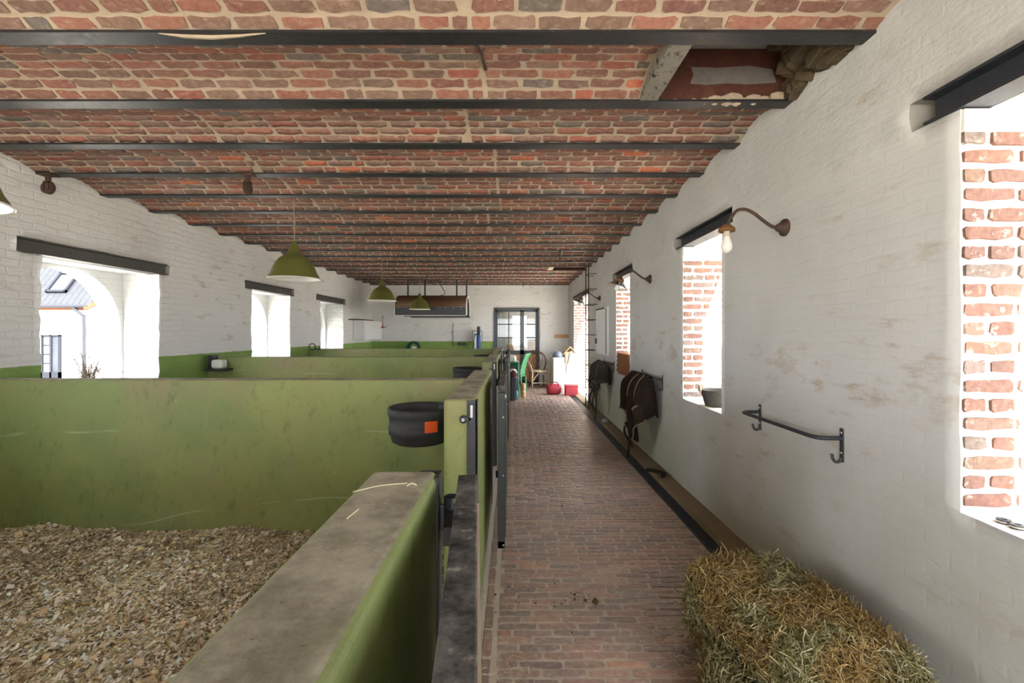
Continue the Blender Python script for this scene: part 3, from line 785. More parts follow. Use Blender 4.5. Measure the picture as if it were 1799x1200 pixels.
# ------------------------------------------------------------------ hay bale and loose hay
def hay(name, c, half, rz, n, label, seed=1, into=None):
    t = empty(name, (c[0], c[1], 0), rz, label, None if into else 'hay bale')
    if into: t.parent = into; t.matrix_parent_inverse = (Matrix.Translation(into.location) @ Matrix.Rotation(into.rotation_euler.z, 4, 'Z')).inverted()
    m = MB(); nu = 26; nv = 16; hx, hy, hz = half
    def surf(th, ph):
        ct, stt, cp, sp = math.cos(th), math.sin(th), math.cos(ph), math.sin(ph)
        e = .45; f = lambda q: math.copysign(abs(q) ** e, q)
        x, y, z = hx * f(cp) * f(ct), hy * f(cp) * f(stt), hz * f(sp)
        k = 1 + .10 * nz(x * 5 + seed, y * 5, z * 5) + .05 * nz(x * 13, y * 13 + seed, z * 13)
        return Vector((x * k, y * k, hz + z * k))
    for i in range(nv + 1):
        for j in range(nu): m.v.append(tuple(surf(2 * PI * j / nu, -PI / 2 + PI * i / nv)))
    for i in range(nv):
        for j in range(nu):
            a = i * nu + j; b = i * nu + (j + 1) % nu; m.f.append((a, b, b + nu, a + nu)); m.m.append(0)
    m.build('core', M['hay_core'], t, smooth=True)
    P, Nn = [], []
    for _ in range(n):
        ar = [hx * hy * 1.2, hx * hz * 2, hy * hz * 2]; fc = RND.choices((0, 1, 2), ar)[0]; sg = RND.choice((-1, 1)); a_, b_ = RND.uniform(-1, 1), RND.uniform(-1, 1)
        q = Vector((a_, b_, 1)) if fc == 0 else (Vector((a_, sg, b_)) if fc == 1 else Vector((sg, a_, b_)))
        k = (abs(q.x) ** 4.44 + abs(q.y) ** 4.44 + abs(q.z) ** 4.44) ** (1 / 4.44); q = Vector((q.x * hx, q.y * hy, q.z * hz)) / k
        k = 1 + .10 * nz(q.x * 5 + seed, q.y * 5, q.z * 5) + .05 * nz(q.x * 13, q.y * 13 + seed, q.z * 13); q = q * k; p = Vector((q.x, q.y, q.z + hz))
        nr = Vector((math.copysign(abs(q.x / hx) ** 3, q.x), math.copysign(abs(q.y / hy) ** 3, q.y), math.copysign(abs(q.z / hz) ** 3, q.z)))
        nr = nr.normalized() if nr.length > 1e-6 else Vector((0, 0, 1))
        P.append(p + nr * RND.uniform(-.012, .016)); Nn.append(nr)
    P = np.array([p[:] for p in P]); Nn = np.array([q[:] for q in Nn])
    r = NPR.normal(0, 1, (n, 3)); r[:, 1] *= .75; r -= Nn * (r * Nn).sum(1)[:, None] * NPR.uniform(.55, 1.0, n)[:, None]
    r /= np.linalg.norm(r, axis=1)[:, None]; yaw = np.arctan2(r[:, 1], r[:, 0]); pit = np.arcsin(np.clip(r[:, 2], -1, 1))
    V = strands(P, yaw, pit, NPR.uniform(.03, .115, n), .0014)
    V[:, :, 2] = np.maximum(V[:, :, 2], .006)
    mid = P; pt = np.array([nz(a[0] * 4, a[1] * 4, a[2] * 4 + seed) for a in mid])
    brown = np.array([(.27, .175, .06), (.36, .25, .095), (.20, .12, .04), (.42, .31, .14)]); grn = np.array([(.20, .18, .07), (.28, .25, .11), (.13, .115, .04), (.40, .36, .20)]); pale = np.array([(.52, .46, .30), (.60, .54, .38), (.42, .38, .22), (.48, .42, .26)])
    ci = NPR.choice(4, n); C = np.where((pt < .06)[:, None], brown[ci], grn[ci]); C = np.where((NPR.random(n) < np.clip(.08 + .5 * np.maximum(pt, 0), 0, .5))[:, None], pale[ci], C)
    C = C * NPR.uniform(.65, 1.3, (n, 1))
    o = mass('hay_stalks', V, SQ, np.clip(C, 0, 1), M['straw'], t); tag(o, kind='stuff')
    return t
bale = hay('hay_bale', (1.17, 1.93, 0), (.28, .44, .185), math.radians(7), 30000, 'loosened brown-green hay bale on the brick floor against the wall', seed=2)
hay('loose_heap', (1.06, 1.60, 0), (.33, .30, .10), math.radians(-8), 15000, None, seed=5, into=bale)
# stray hay on the floor
n = 420
xs = np.concatenate([NPR.normal(.80, .10, 230), NPR.uniform(-.1, 1.2, 110), NPR.normal(-.02, .05, 80)]); ys = np.concatenate([NPR.uniform(1.5, 2.35, 230), NPR.uniform(1.9, 4.5, 110), NPR.normal(1.98, .08, 80)])
V = strands(np.stack([xs, ys, NPR.uniform(.008, .018, n)], 1), NPR.uniform(0, 2 * PI, n), NPR.normal(0, .06, n), NPR.uniform(.015, .07, n), .0011); V[:, :, 2] = np.maximum(V[:, :, 2], .007)
C = np.array([(.46, .40, .26), (.36, .30, .16), (.54, .48, .34)])[NPR.choice(3, n)]
o = mass('loose_hay', V, SQ, C, M['straw']); tag(o, 'stray hay stalks scattered over the brick floor', 'hay', kind='stuff')
# crumbs of dirt
n = 260
cx = np.concatenate([NPR.normal(.37, .05, 90), NPR.uniform(-.05, 1.3, 90), NPR.normal(.12, .12, 80)]); cyy = np.concatenate([NPR.normal(2.55, .05, 90), NPR.uniform(2, 8, 90), NPR.normal(2.62, .12, 80)])
sz = NPR.lognormal(math.log(.0018), .55, n); base = np.array([(-1, -1, 0), (1, -1, 0), (1, 1, 0), (-1, 1, 0), (-.6, -.5, 1), (.6, -.6, 1.1), (.5, .6, .9), (-.6, .6, 1)], float)
V = base[None] * sz[:, None, None]; V = rot(V, NPR.uniform(0, 6.28, n), NPR.normal(0, .1, n), NPR.normal(0, .1, n)) + np.stack([cx, cyy, np.full(n, .005)], 1)[:, None]
o = mass('dirt_crumbs', V, [(4, 5, 6, 7), (0, 1, 5, 4), (1, 2, 6, 5), (2, 3, 7, 6), (3, 0, 4, 7)], np.array([(.05, .04, .02)]) * NPR.uniform(.5, 1.6, (n, 1)), M['straw']); tag(o, 'dark crumbs of dirt on the brick floor', 'dirt', kind='stuff')

# ------------------------------------------------------------------ lamps
def pendant(x, y, z, label, top=2.90):
    t = empty('pendant_lamp', (x, y, z), 0, label, 'pendant lamp', 'green enamel pendant lamps')
    prof = [(.247, -.004), (.240, .012), (.216, .055), (.196, .11), (.172, .16), (.138, .203), (.095, .235), (.064, .255), (.053, .29), (.040, .33), (.026, .362), (.014, .378), (0, .379)]
    m = MB(); m.lathe(prof, n=40); m.build('shade', M['enamel_g'], t, smooth=True)
    m = MB(); m.lathe([(.244, -.003), (.236, .012), (.211, .055), (.191, .11), (.167, .16), (.133, .2), (.06, .25), (0, .26)], n=40); m.build('lining', M['enamel_w'], t, smooth=True)
    m = MB(); m.lathe([(.244, -.002), (.252, -.006), (.254, 0), (.247, .004)], n=40); m.build('rim', M['enamel_w'], t, smooth=True)
    m = MB(); m.lathe([(0, .10), (.022, .105), (.032, .135), (.026, .165), (.015, .19), (.015, .23)], n=16); m.build('bulb', M['bulb'], t, smooth=True)
    m = MB(); m.tube(smooth_path([(0, 0, .375), (.006, 0, .55 if top - z > .6 else .42), (-.004, 0, (top - z) * .8), (.0, 0, top - z)], 5), .005, 6); m.build('cord', M['cord'], t)
    m = MB(); m.lathe([(0, top - z + .01), (.025, top - z + .01), (.02, top - z - .02), (0, top - z - .02)], n=12); m.build('ceiling_hook', M['iron'], t)
    return t
pendant(-2.33, 1.80, 2.03, 'green enamel pendant lamp cut off at the picture edge above the first stall')
pendant(-2.20, 4.60, 2.035, 'large green enamel pendant lamp hanging above the second stall')
pendant(-2.34, 8.2, 2.06, 'green enamel pendant lamp hanging beside the dark heater hood, middle of the row')
pendant(-2.17, 10.7, 2.03, 'furthest green enamel pendant lamp hanging in front of the heater hood')

def wall_lamp(y, label, glass=True):
    t = empty('wall_lamp', (XR, y, 2.114), 0, label, 'wall lamp', 'rusty swan-neck wall lamps')
    m = MB(); m.lathe([(0, .002), (.052, .002), (.050, .012), (.034, .02), (.02, .05), (.014, .055), (0, .055)], n=20, M=Matrix.Rotation(-PI / 2, 3, 'Y')); m.build('rosette', M['iron'], t, smooth=True)
    m = MB(); m.tube(smooth_path([(-.04, 0, 0), (-.075, 0, .006), (-.12, 0, .034), (-.185, 0, .084), (-.235, 0, .107), (-.285, 0, .100), (-.322, 0, .055), (-.342, 0, .012)], 5), .0095, 10); m.build('arm', M['iron'], t, smooth=True)
    Mx = Matrix.Rotation(math.radians(0 if not glass else 22), 3, 'Y')
    cap = MB(); cap.lathe([(0, .02), (.018, .018), (.03, .008), (.046, -.006), (.047, -.024), (.038, -.026), (.02, -.02), (0, -.018)], (-.345, 0, .0), 20, M=Mx); cap.build('cap', plain('rust_brown', (.18, .085, .03), .6, var=.3, scale=40), t, smooth=True)
    b = MB(); b.lathe([(.018, -.02), (.018, -.05), (.020, -.055)], (-.345, 0, 0), 14, M=Mx); b.build('socket', M['wood_pale'], t, smooth=True)
    b = MB(); b.lathe([(.016, -.05), (.021, -.07), (.030, -.092), (.033, -.112), (.028, -.132), (.014, -.146), (0, -.149)], (-.345, 0, 0), 18, M=Mx); b.build('bulb', M['bulb'], t, smooth=True)
    if glass:
        b = MB(); b.lathe([(.036, -.02), (.06, -.045), (.105, -.085), (.128, -.10)], (-.345, 0, 0), 28, M=Mx); b.build('glass_shade', M['glass'], t, smooth=True)
    return t
wall_lamp(2.683, 'rusty swan-neck wall lamp with bare bulb and no glass, beside the bucket window', False)
wall_lamp(5.30, 'rusty swan-neck wall lamp with glass shade above the brown horse rug')
wall_lamp(8.31, 'rusty swan-neck wall lamp with glass shade behind the iron ladder')

# ------------------------------------------------------------------ rug racks and rugs
def rack(y0, y1, z, label):
    t = empty('rug_rack', (XR, y0, z), 0, label, 'rug rack', 'black wall racks'); L = y1 - y0
    for yy in (0, L):
        m = MB(); m.box(-.008, 0, yy - .010, yy + .010, -.16, .0); m.tube([(-.004, yy, 0), (-.004, yy, .004)], .0095, 10)
        p = m.build('bracket_plate', M['steel'], t)
        m = MB(); m.tube(smooth_path([(-.006, yy, -.14), (-.015, yy, -.158), (-.035, yy, -.160), (-.048, yy, -.145), (-.052, yy, -.122)], 4), .007, 8); m.build('hook', M['steel'], t, smooth=True)
        for zz in (-.018, -.115):
            m = MB(); m.lathe([(0, 0), (.0065, 0), (.005, .003), (0, .004)], (-.008, yy, zz), 10, M=Matrix.Rotation(-PI / 2, 3, 'Y')); m.build('screw', M['chrome'], p)
    m = MB(); m.tube(smooth_path([(-.004, 0, -.045), (-.07, 0, -.045), (-.105, .012, -.045), (-.122, .05, -.045), (-.125, .15, -.045), (-.125, L - .08, -.045), (-.118, L - .025, -.045), (-.10, L - .005, -.045), (-.06, L, -.045), (-.004, L, -.045)], 5), .0105, 10); m.build('bar', M['steel'], t, smooth=True)
    return t
rack(2.217, 2.947, 1.027, 'empty black metal rug rack with hooks beside the bucket window')
rack(4.86, 5.62, 1.035, 'black metal rug rack hidden under the brown horse rug')
rack(7.16, 7.92, 1.03, 'furthest black rug rack carrying the olive horse rug')

def rug(y0, y1, zbar, drop, mat, label, seed, tail):
    t = empty('horse_rug', (XR - .125, (y0 + y1) / 2, zbar), 0, label, 'horse rug', 'horse rugs on racks'); L = y1 - y0
    nu, nv = 30, 40; m = MB()
    def P(i, j):
        u = i / nu; v = j / nv; yy = (u - .5) * L
        e = min(1, .45 + 6 * u * (1 - u))
        fold = .040 * math.sin(u * 19 + seed + 2 * nz(u * 3, v * 2, seed)) + .020 * math.sin(u * 41 + seed * 2 + v * 4)
        if v < .32:
            s = (.32 - v) / .32; return (.02 + (.075 * e) * s ** .5 + .4 * fold * s, yy, -s * drop * (.66 + .2 * nz(u * 6, seed, 4)) + .010)
        if v < .40:
            a = (v - .32) / .08 * PI; return (.022 * math.cos(a), yy, .014 + .018 * math.sin(a) + .008 * nz(u * 5, 0, seed))
        s = (v - .40) / .60
        dl = drop * (tail(u) + .16 * nz(u * 5, seed, 1))
        bul = .125 * (1 - math.exp(-7 * s)) * (1 - .35 * max(0, s - .6)) * (.8 + .3 * u)
        w = 1 - .28 * max(0, s - .55) * (dl / drop)
        return (-.02 - bul * (.4 + .6 * e) + fold * (s ** .6), yy * w + .02 * math.sin(s * 5 + seed) * s, .014 - s * dl + .03 * nz(u * 4, s * 3, seed) * s)
    for i in range(nu + 1):
        for j in range(nv + 1): m.v.append(P(i, j))
    for i in range(nu):
        for j in range(nv):
            a = i * (nv + 1) + j; m.f.append((a, a + 1, a + nv + 2, a + nv + 1)); m.m.append(0)
    for i in (0, nu):
        for k in range(14):
            q = [P(i, 13 - k if 13 - k > 0 else 0), P(i, 12 - k if 12 - k > 0 else 0), P(i, min(nv, 16 + int((k + 1) * 24 / 14))), P(i, min(nv, 16 + int(k * 24 / 14)))]
            m.face(q if i else q[::-1])
    m.build('cloth', mat, t, smooth=True, solid=.010)
    def out(p, d=.009): return Vector(p) + Vector((-d, 0, 0))
    m = MB(); m.tube([out(P(i, nv)) for i in range(0, nu + 1)], .008, 6); m.build('hem_binding', M['binding'], t, smooth=True)
    m = MB(); m.tube([out(P(7, j), .011) for j in range(15, 30)], .009, 6); m.build('edge_binding', M['binding'], t, smooth=True)
    for (i0, i1, jj) in ((3, 11, 30), (13, 20, 34)):
        m = MB(); m.tube([out(P(i, jj), .011) for i in range(i0, i1)], .012, 6); m.build('strap_patch', M['binding'], t, smooth=True)
    m = MB(); m.tube([out(P(16, j), .011) for j in range(15, 27)], .008, 6); m.build('edge_binding', M['binding'], t, smooth=True)
    for (u, z1, dx) in ((.40, -.80, -.02), (.47, -.93, .01), (.60, -.80, -.04)):
        i = int(u * nu); p = P(i, nv - 2); m = MB(); m.tube(smooth_path([p, (p[0] + dx, p[1] + .02, (p[2] + max(z1, -zbar + .05)) / 2), (p[0] - dx, p[1] + .01, max(z1, -zbar + .05))], 5), [.013] * 11, 5); m.build('strap', mat, t, smooth=True)
    return t
rug(4.87, 5.62, .99, .58, M['rug_a'], 'brown horse rug with tan binding hung over a rack below the wicker window', 1.3, lambda u: .72 + .48 * math.exp(-((u - .35) / .25) ** 2))
rug(7.22, 7.86, .985, .46, M['rug_b'], 'dark olive horse rug hung on the rack below the fuse box', 4.1, lambda u: .70 + .55 * math.exp(-((u - .45) / .25) ** 2))
m = MB(); m.tube(smooth_path([(1.44, 4.86, .028), (1.50, 4.75, .05), (1.55, 4.62, .058), (1.50, 4.55, .055)], 5), .018, 6); o = m.build('fallen_strap', M['rug_a'], smooth=True); tag(o, 'dark strap lying on the skirting beneath the brown horse rug', 'strap')
m = MB(); m.lathe([(0, 0), (.06, 0), (.065, .03), (.05, .055), (0, .06)], (1.50, 7.4, .03), 10, sx=.8); o = m.build('field_stone', M['cement'], smooth=True); tag(o, 'small dark stone on the skirting beneath the olive horse rug', 'stone')

# ------------------------------------------------------------------ right wall: fuse box, ladder, sill things
t = empty('fuse_box', (XR, 8.05, 1.5), 0, 'white metal fuse box mounted on the corridor wall beside the ladder', 'fuse box')
MB().box(-.03, 0, -.5, .5, -.40, .42).build('door_frame', M['white'], t, bevel=.004)
MB().box(-.042, -.03, -.47, .47, -.37, .39).build('door_panel', M['white'], t, bevel=.003)
MB().box(-.05, -.042, -.30, .45, .395, .42).build('hinge_strip', M['steel'], t)
MB().box(-.06, -.042, .25, .31, -.10, .04).build('handle', M['chrome'], t, bevel=.005)
MB().box(-.065, -.042, .36, .45, -.22, -.12).build('lock', M['steel'], t, bevel=.004)
MB().box(-.05, -.042, -.475, -.455, -.37, .39).build('edge_seal', M['steel'], t)

t = empty('ladder', (1.45, 8.79, 0), 0, 'tall rusty iron ladder fixed upright to the corridor wall under the hatch', 'ladder')
for yy in (-.17, .17):
    m = MB(); m.tube([(0, yy, .045), (0, yy, 2.80)], .011, 8); m.build('rail', M['iron'], t)
for i in range(9):
    z = .28 + i * .29
    m = MB(); m.tube([(0, .17, z), (0, -.17, z)], .009, 8); m.build('rung', M['iron'], t)
    m = MB(); m.tube([(0, -.17, z), (.165, -.17, z)], .007, 6); m.tube([(0, .17, z), (.165, .17, z)], .007, 6); m.build('wall_tie', M['iron'], t)

# rubber tub on the second sill
t = empty('rubber_tub', (1.735, 3.86, .872), .3, 'grey rubber tub with rope handles standing on a window sill', 'tub')
m = MB(); m.lathe([(0, 0), (.085, 0), (.095, .01), (.128, .125), (.136, .13), (.134, .138), (.122, .134), (.09, .015), (0, .012)], n=32, sx=1.0); m.build('body', M['tub'], t, smooth=True)
for s in (0, PI):
    c, sn = math.cos(s + 2.6), math.sin(s + 2.6); a = [(-.045, .115), (-.04, .15), (-.015, .168), (.015, .168), (.04, .15), (.045, .115)]
    m = MB(); m.tube(smooth_path([(.134 * c - sn * q, .134 * sn + c * q, z) for q, z in a], 4), .008, 8); m.build('handle', M['wood_pale'], t, smooth=True)
# wicker basket on the third sill
t = empty('wicker_basket', (1.76, 6.66, .872), 0, 'brown woven wicker basket standing in the window above the rugs', 'basket')
hx, hy = .13, .33
stk = MB(); rows = MB()
per = [(-hx + 2 * hx * i / 6, -hy) for i in range(6)] + [(hx, -hy + 2 * hy * i / 16) for i in range(16)] + [(hx - 2 * hx * i / 6, hy) for i in range(6)] + [(-hx, hy - 2 * hy * i / 16) for i in range(16)]
for (x, y) in per: stk.tube([(x, y, 0), (x * 1.04, y * 1.02, .30)], .005, 5)
for r in range(20):
    z = .008 + r * .0148; pts = []
    for i, (x, y) in enumerate(per + per[:1]):
        o_ = .007 * (1 if (i + r) % 2 else -1); l = math.hypot(x / hx, y / hy); k = 1 + .03 * r / 20
        pts.append((x * k + o_ * (1 if abs(abs(x) - hx) < 1e-6 else 0) * math.copysign(1, x), y * k + o_ * (1 if abs(abs(y) - hy) < 1e-6 else 0) * math.copysign(1, y), z))
    rows.tube(pts, .0075, 5)
stk.build('stakes', M['wicker'], t); tag(rows.build('weave', M['wicker'], t, smooth=True), kind='stuff')
MB().box(-hx, hx, -hy, hy, 0, .006).build('base', M['wicker'], t)
m = MB(); m.tube([(x * 1.05, y * 1.03, .302) for x, y in per + per[:1]], .011, 6); m.build('rim', M['wicker'], t, smooth=True)
# two tape rolls on the nearest sill
for (x, y, lab) in ((1.672, 1.548, 'black tape roll on the nearest window sill, the one closer to the brick reveal'), (1.672, 1.505, 'grey and black tape roll on the nearest window sill, towards the picture edge')):
    t = empty('tape_roll', (x, y, .851), 0, lab, 'tape roll', 'tape rolls on the sill')
    m = MB(); m.lathe([(.019, 0), (.019, .012), (.012, .012), (.012, 0), (.019, 0)], n=24); m.build('tape', M['steel'], t)
    m = MB(); m.lathe([(.0195, .003), (.0195, .008)], n=24); m.build('band', M['chrome'], t)
    m = MB(); m.lathe([(.012, .0125), (.0095, .0125), (.0095, 0), (.012, 0)], n=20); m.build('core', M['grey_pl'], t)

# ------------------------------------------------------------------ ceiling tackle
def pulley(x, y, label):
    t = empty('pulley', (x, y, ZC), 0, label, 'pulley', 'iron pulleys on the fourth beam')
    m = MB(); m.box(-.05, .05, -.045, .045, -.012, 0); m.build('plate', M['iron'], t, bevel=.003)
    m = MB(); m.box(-.02, .02, -.008, .008, -.07, -.01); m.box(-.024, -.016, -.022, .022, -.125, -.06); m.box(.016, .024, -.022, .022, -.125, -.06); m.box(-.024, .024, -.022, .022, -.075, -.065); m.build('strap', M['iron'], t)
    m = MB(); m.lathe([(0, -.014), (.052, -.014), (.052, -.008), (.044, 0), (.052, .008), (.052, .014), (0, .014)], (0, 0, -.112), 26, M=Matrix.Rotation(PI / 2, 3, 'Y' if x > -3 else 'X')); m.build('wheel', M['iron'], t, smooth=False)
    m = MB(); m.tube([(-.03, 0, -.112), (.03, 0, -.112)], .008, 8); m.build('axle', M['iron'], t)
    return t
pulley(-3.86, 3.79, 'old iron pulley under the fourth beam close to the arched-window wall')
pulley(-2.20, 3.79, 'old iron pulley under the fourth beam out in the middle of the ceiling')
def hook(x, k, label):
    y = B0 + k * BS + BF / 2
    t = empty('ceiling_hook', (x, y, ZC), 0, label, 'hook', 'iron ceiling hooks')
    m = MB(); m.box(-.02, .02, -.02, .02, -.006, 0); m.build('plate', M['iron'], t)
    m = MB(); m.tube(smooth_path([(0, 0, -.004), (0, 0, -.09), (.0, .02, -.115), (0, .045, -.10), (0, .048, -.075)], 4), .008, 8); m.build('shank', M['iron'], t, smooth=True)
hook(-1.23, 8, 'iron hook under a beam, above the heater hood')
hook(.78, 9, 'iron hook under a beam in front of the far ceiling hatch')
hook(.30, 17, 'small iron hook under the last beam above the glazed door')

# ------------------------------------------------------------------ heater hood
t = empty('heater_hood', (-1.98, 11.5, 1.9), 0, 'brown and black half-round heater hood hung from the ceiling by rods', 'heater')
HX, R = .86, .46; m = MB(); b = MB()
N = 20
for i in range(N):
    a0, a1 = PI * i / N, PI * (i + 1) / N
    p = lambda a, r: (-r * math.cos(a), .20 + .31 * math.sin(a))
    q0, q1 = p(a0, R), p(a1, R)
    m.face([(-HX, q0[0], q0[1]), (HX, q0[0], q0[1]), (HX, q1[0], q1[1]), (-HX, q1[0], q1[1])])
m.build('barrel', M['hood_brown'], t, smooth=True, solid=.008)
for s in (-1, 1): MB().box(-HX, HX, *sorted((s * R, s * (R - .01))), 0, .20).build('side_panel', M['hood_black'], t)
for s in (-1, 1):
    e = MB(); pts = [(-R, 0)] + [(-R * math.cos(PI * i / N), .20 + .31 * math.sin(PI * i / N)) for i in range(N + 1)] + [(R, 0)]
    x0 = s * (HX + .012)
    inner = [(y * .84, .03 + z * .86) for y, z in pts]
    for i in range(len(pts) - 1):
        e.face([(x0, *pts[i]), (x0, *pts[i + 1]), (x0, *inner[i + 1]), (x0, *inner[i])])
    e.build('end_ring', M['white'], t, solid=.02)
    e = MB(); e.face([(s * (HX - .03), y, z) for y, z in inner]); e.build('end_plate', M['hood_black'], t, solid=.01)
MB().box(-HX, HX, -R - .004, -R + .006, -.012, .004).build('lower_rim', M['white'], t)
MB().box(-HX + .3, HX + .05, -.1, .25, -.04, -.01).build('lamp_bar', M['hood_black'], t)
for i in range(9): MB().box(-.78 + i * .19, -.765 + i * .19, -R - .006, -R, .17, .183).build('rivet', M['chrome'], t)
for (x, y) in ((-.62, -.12), (.60, -.12), (.82, .12), (-.24, .12)): MB().box(x - .018, x + .018, y - .012, y + .012, .42, .915).build('rod', M['steel'], t)
m = MB(); m.tube(smooth_path([(.10, 0, .50), (.28, 0, .56), (.24, .1, .66), (.10, .3, .86)], 5), .008, 6); m.build('cable', M['steel'], t)

# ------------------------------------------------------------------ far left corner and end wall
t = empty('wall_cabinet', (XL, 12.1, 1.54), 0, 'white wall cabinet in the far corner above the green dado', 'cabinet')
MB().box(.006, .28, -.72, .78, -.25, .25).build('body', M['white'], t, bevel=.004)
MB().box(.28, .292, -.70, .02, -.24, .24).build('door', M['white'], t, bevel=.003); MB().box(.28, .292, .03, .76, -.24, .24).build('door', M['white'], t, bevel=.003)
m = MB(); m.tube([(-.0, -1.05, .262), (.16, -.4, .27), (.16, .4, .27)], .013, 8); o = m.build('copper_pipe', M['iron'], t)
t = empty('grapple_hook', (-3.62, 12.74, 1.62), 0, 'red four-pronged hook hanging on the end wall beside the white cabinet', 'hook')
m = MB(); m.tube([(0, 0, .0), (0, 0, .34)], .008, 6); m.tube([(0, 0, .30), (0, .14, .30)], .006, 6); m.build('shank', M['red'], t)
for a in range(4):
    c, s = math.cos(a * PI / 2 + .4), math.sin(a * PI / 2 + .4); m = MB(); m.tube(smooth_path([(0, 0, .02), (.05 * c, .05 * s, -.01), (.09 * c, .09 * s, .02), (.11 * c, .11 * s, .05)], 4), .009, 6); m.build('prong', M['red'], t, smooth=True)
t = empty('hose_reel', (-2.75, 12.76, 1.04), 0, 'green garden hose coiled on a holder against the end wall', 'hose')
m = MB(); pts = []
for i in range(90):
    a = i / 15 * 2 * PI; r = .13 + .06 * ((i // 15) / 5); pts.append((r * math.cos(a), -.03 + .05 * math.sin(i * .9), r * math.sin(a)))
m.tube(pts, .014, 6); m.build('coil', M['green_dk'], t, smooth=True)
MB().box(-.05, .05, -.06, .12, -.05, .05).build('holder', M['white'], t, bevel=.01); m = MB(); m.tube([(0, -.02, .0), (.0, -.08, .16)], .012, 6); m.build('nozzle', M['chrome'], t)
t = empty('spray_pump', (-.93, 12.68, 0), 0, 'blue upright pump with black head in front of the control panel', 'pump')
m = MB(); m.lathe([(0, 0), (.06, 0), (.06, 1.38), (.05, 1.42), (0, 1.42)], n=16); m.build('cylinder', M['blue'], t, smooth=True)
m = MB(); m.lathe([(0, 1.40), (.045, 1.40), (.045, 1.62), (.03, 1.65), (0, 1.65)], n=14); m.build('head', M['steel'], t, smooth=True)
MB().box(-.11, -.055, -.03, .03, .8, 1.35).build('bracket', M['white'], t); m = MB(); m.tube(smooth_path([(-.03, -.05, 1.43), (-.1, -.09, 1.4), (-.2, -.06, .92), (-.5, 0, .8)], 5), .012, 6); m.build('lance', M['green_dk'], t)
t = empty('control_panel', (-.98, 12.86, 1.36), 0, 'white control panel with dark frame on the end wall beside the glazed door', 'control panel')
MB().box(-.14, .14, -.03, .02, -.17, .17).build('frame', M['anthracite'], t); MB().box(-.125, .125, -.036, -.02, -.155, .155).build('face', M['white'], t)
for i, (x, z) in enumerate(((-.08, .06), (-.08, .0), (-.03, .06), (.08, -.08))): MB().box(x - .015, x + .015, -.042, -.036, z - .015, z + .015).build('switch', M['steel'], t)
m = MB(); m.tube(smooth_path([(-1.66, 12.88, 1.75), (-1.67, 12.87, 1.5), (-1.66, 12.87, 1.1)], 4), .01, 6); o = m.build('wall_cable', M['steel']); tag(o, 'thin dark cable hanging down the end wall below the heater hood', 'cable')
t = empty('tap_pair', (-1.42, 12.85, 1.16), 0, 'pair of small dark taps on the green dado of the end wall', 'tap')
for x in (-.07, .07):
    m = MB(); m.lathe([(0, -.05), (.04, -.05), (.045, 0), (0, .0)], (x, -.04, 0), 12, M=Matrix.Rotation(PI / 2, 3, 'X')); m.build('knob', M['steel'], t)
MB().box(-.12, .12, -.02, .04, -.03, .0).build('plate', M['steel'], t)
# salt lick in the second stall, snap hook on the third partition
t = empty('salt_lick', (-3.80, 5.86, 1.0), 0, 'white salt lick in a black holder fixed to the second partition', 'salt lick')
MB().box(-.10, -.04, -.02, .09, 0, .20).build('back_plate', M['steel'], t); MB().box(-.10, .16, -.10, .09, 0, .03).build('tray', M['steel'], t, bevel=.008)
MB().box(-.03, .11, -.08, .06, .03, .145).build('block', M['enamel_w'], t, bevel=.03, seg=3)
t = empty('snap_hook', (-3.86, 8.8, 1.16), 0, 'small black tie ring on the end of the rearmost partition', 'ring')
m = MB(); m.lathe([(.05, 0), (.06, .012), (.07, 0), (.06, -.012), (.05, 0)], (0, 0, .05), 18, M=Matrix.Rotation(PI / 2, 3, 'X')); m.build('ring', M['steel'], t, smooth=True)
m = MB(); m.tube(smooth_path([(.05, 0, .02), (.12, 0, .0), (.15, 0, .04)], 4), .014, 6); m.build('shackle', M['steel'], t)

# ------------------------------------------------------------------ double door in the end wall
d1 = empty('door_1', ((DX0 + DX1) / 2, YB + .08, 0), 0, 'anthracite glazed double door with tan wood lower panels', None, None, 'structure')
W2 = (DX1 - DX0) / 2
m = MB(); m.box(-W2, -W2 + .05, -.06, .06, 0, DZ); m.box(W2 - .05, W2, -.06, .06, 0, DZ); m.box(-W2, W2, -.06, .06, DZ - .05, DZ); m.build('door_frame', M['anthracite'], d1)
def leaf(x0, x1, cols):
    l = empty('door_leaf', (0, 0, 0)); l.parent = d1
    st, zt = .055, [.97, 1.335, 1.715, 2.075]
    m = MB(); m.box(x0, x0 + st, -.03, .03, .02, DZ - .055); m.box(x1 - st, x1, -.03, .03, .02, DZ - .055); m.box(x0, x1, -.03, .03, DZ - .11, DZ - .055); m.box(x0, x1, -.03, .03, .86, .97); m.box(x0, x1, -.03, .03, .02, .12)
    for z in zt[1:3]: m.box(x0, x1, -.022, .022, z - .014, z + .014)
    gx = [x0 + st + (x1 - x0 - 2 * st) * i / cols for i in range(cols + 1)]
    for g_ in gx[1:-1]: m.box(g_ - .014, g_ + .014, -.022, .022, .97, 2.08)
    m.build('frame', M['anthracite'], l)
    for i in range(cols):
        for j in range(3): MB().box(gx[i], gx[i + 1], -.004, .004, zt[j], zt[j + 1]).build('pane', M['glass'], l)
    MB().box(x0 + st, x1 - st, -.015, .015, .12, .86).build('wood_panel', M['wood'], l)
    return l
leaf(-W2 + .05, .155, 2); lf = leaf(.157, W2 - .05, 1)
m = MB(); m.tube([(.20, -.03, 1.02), (.20, -.075, 1.02), (.11, -.078, 1.02)], .009, 8); m.build('handle', M['chrome'], lf)
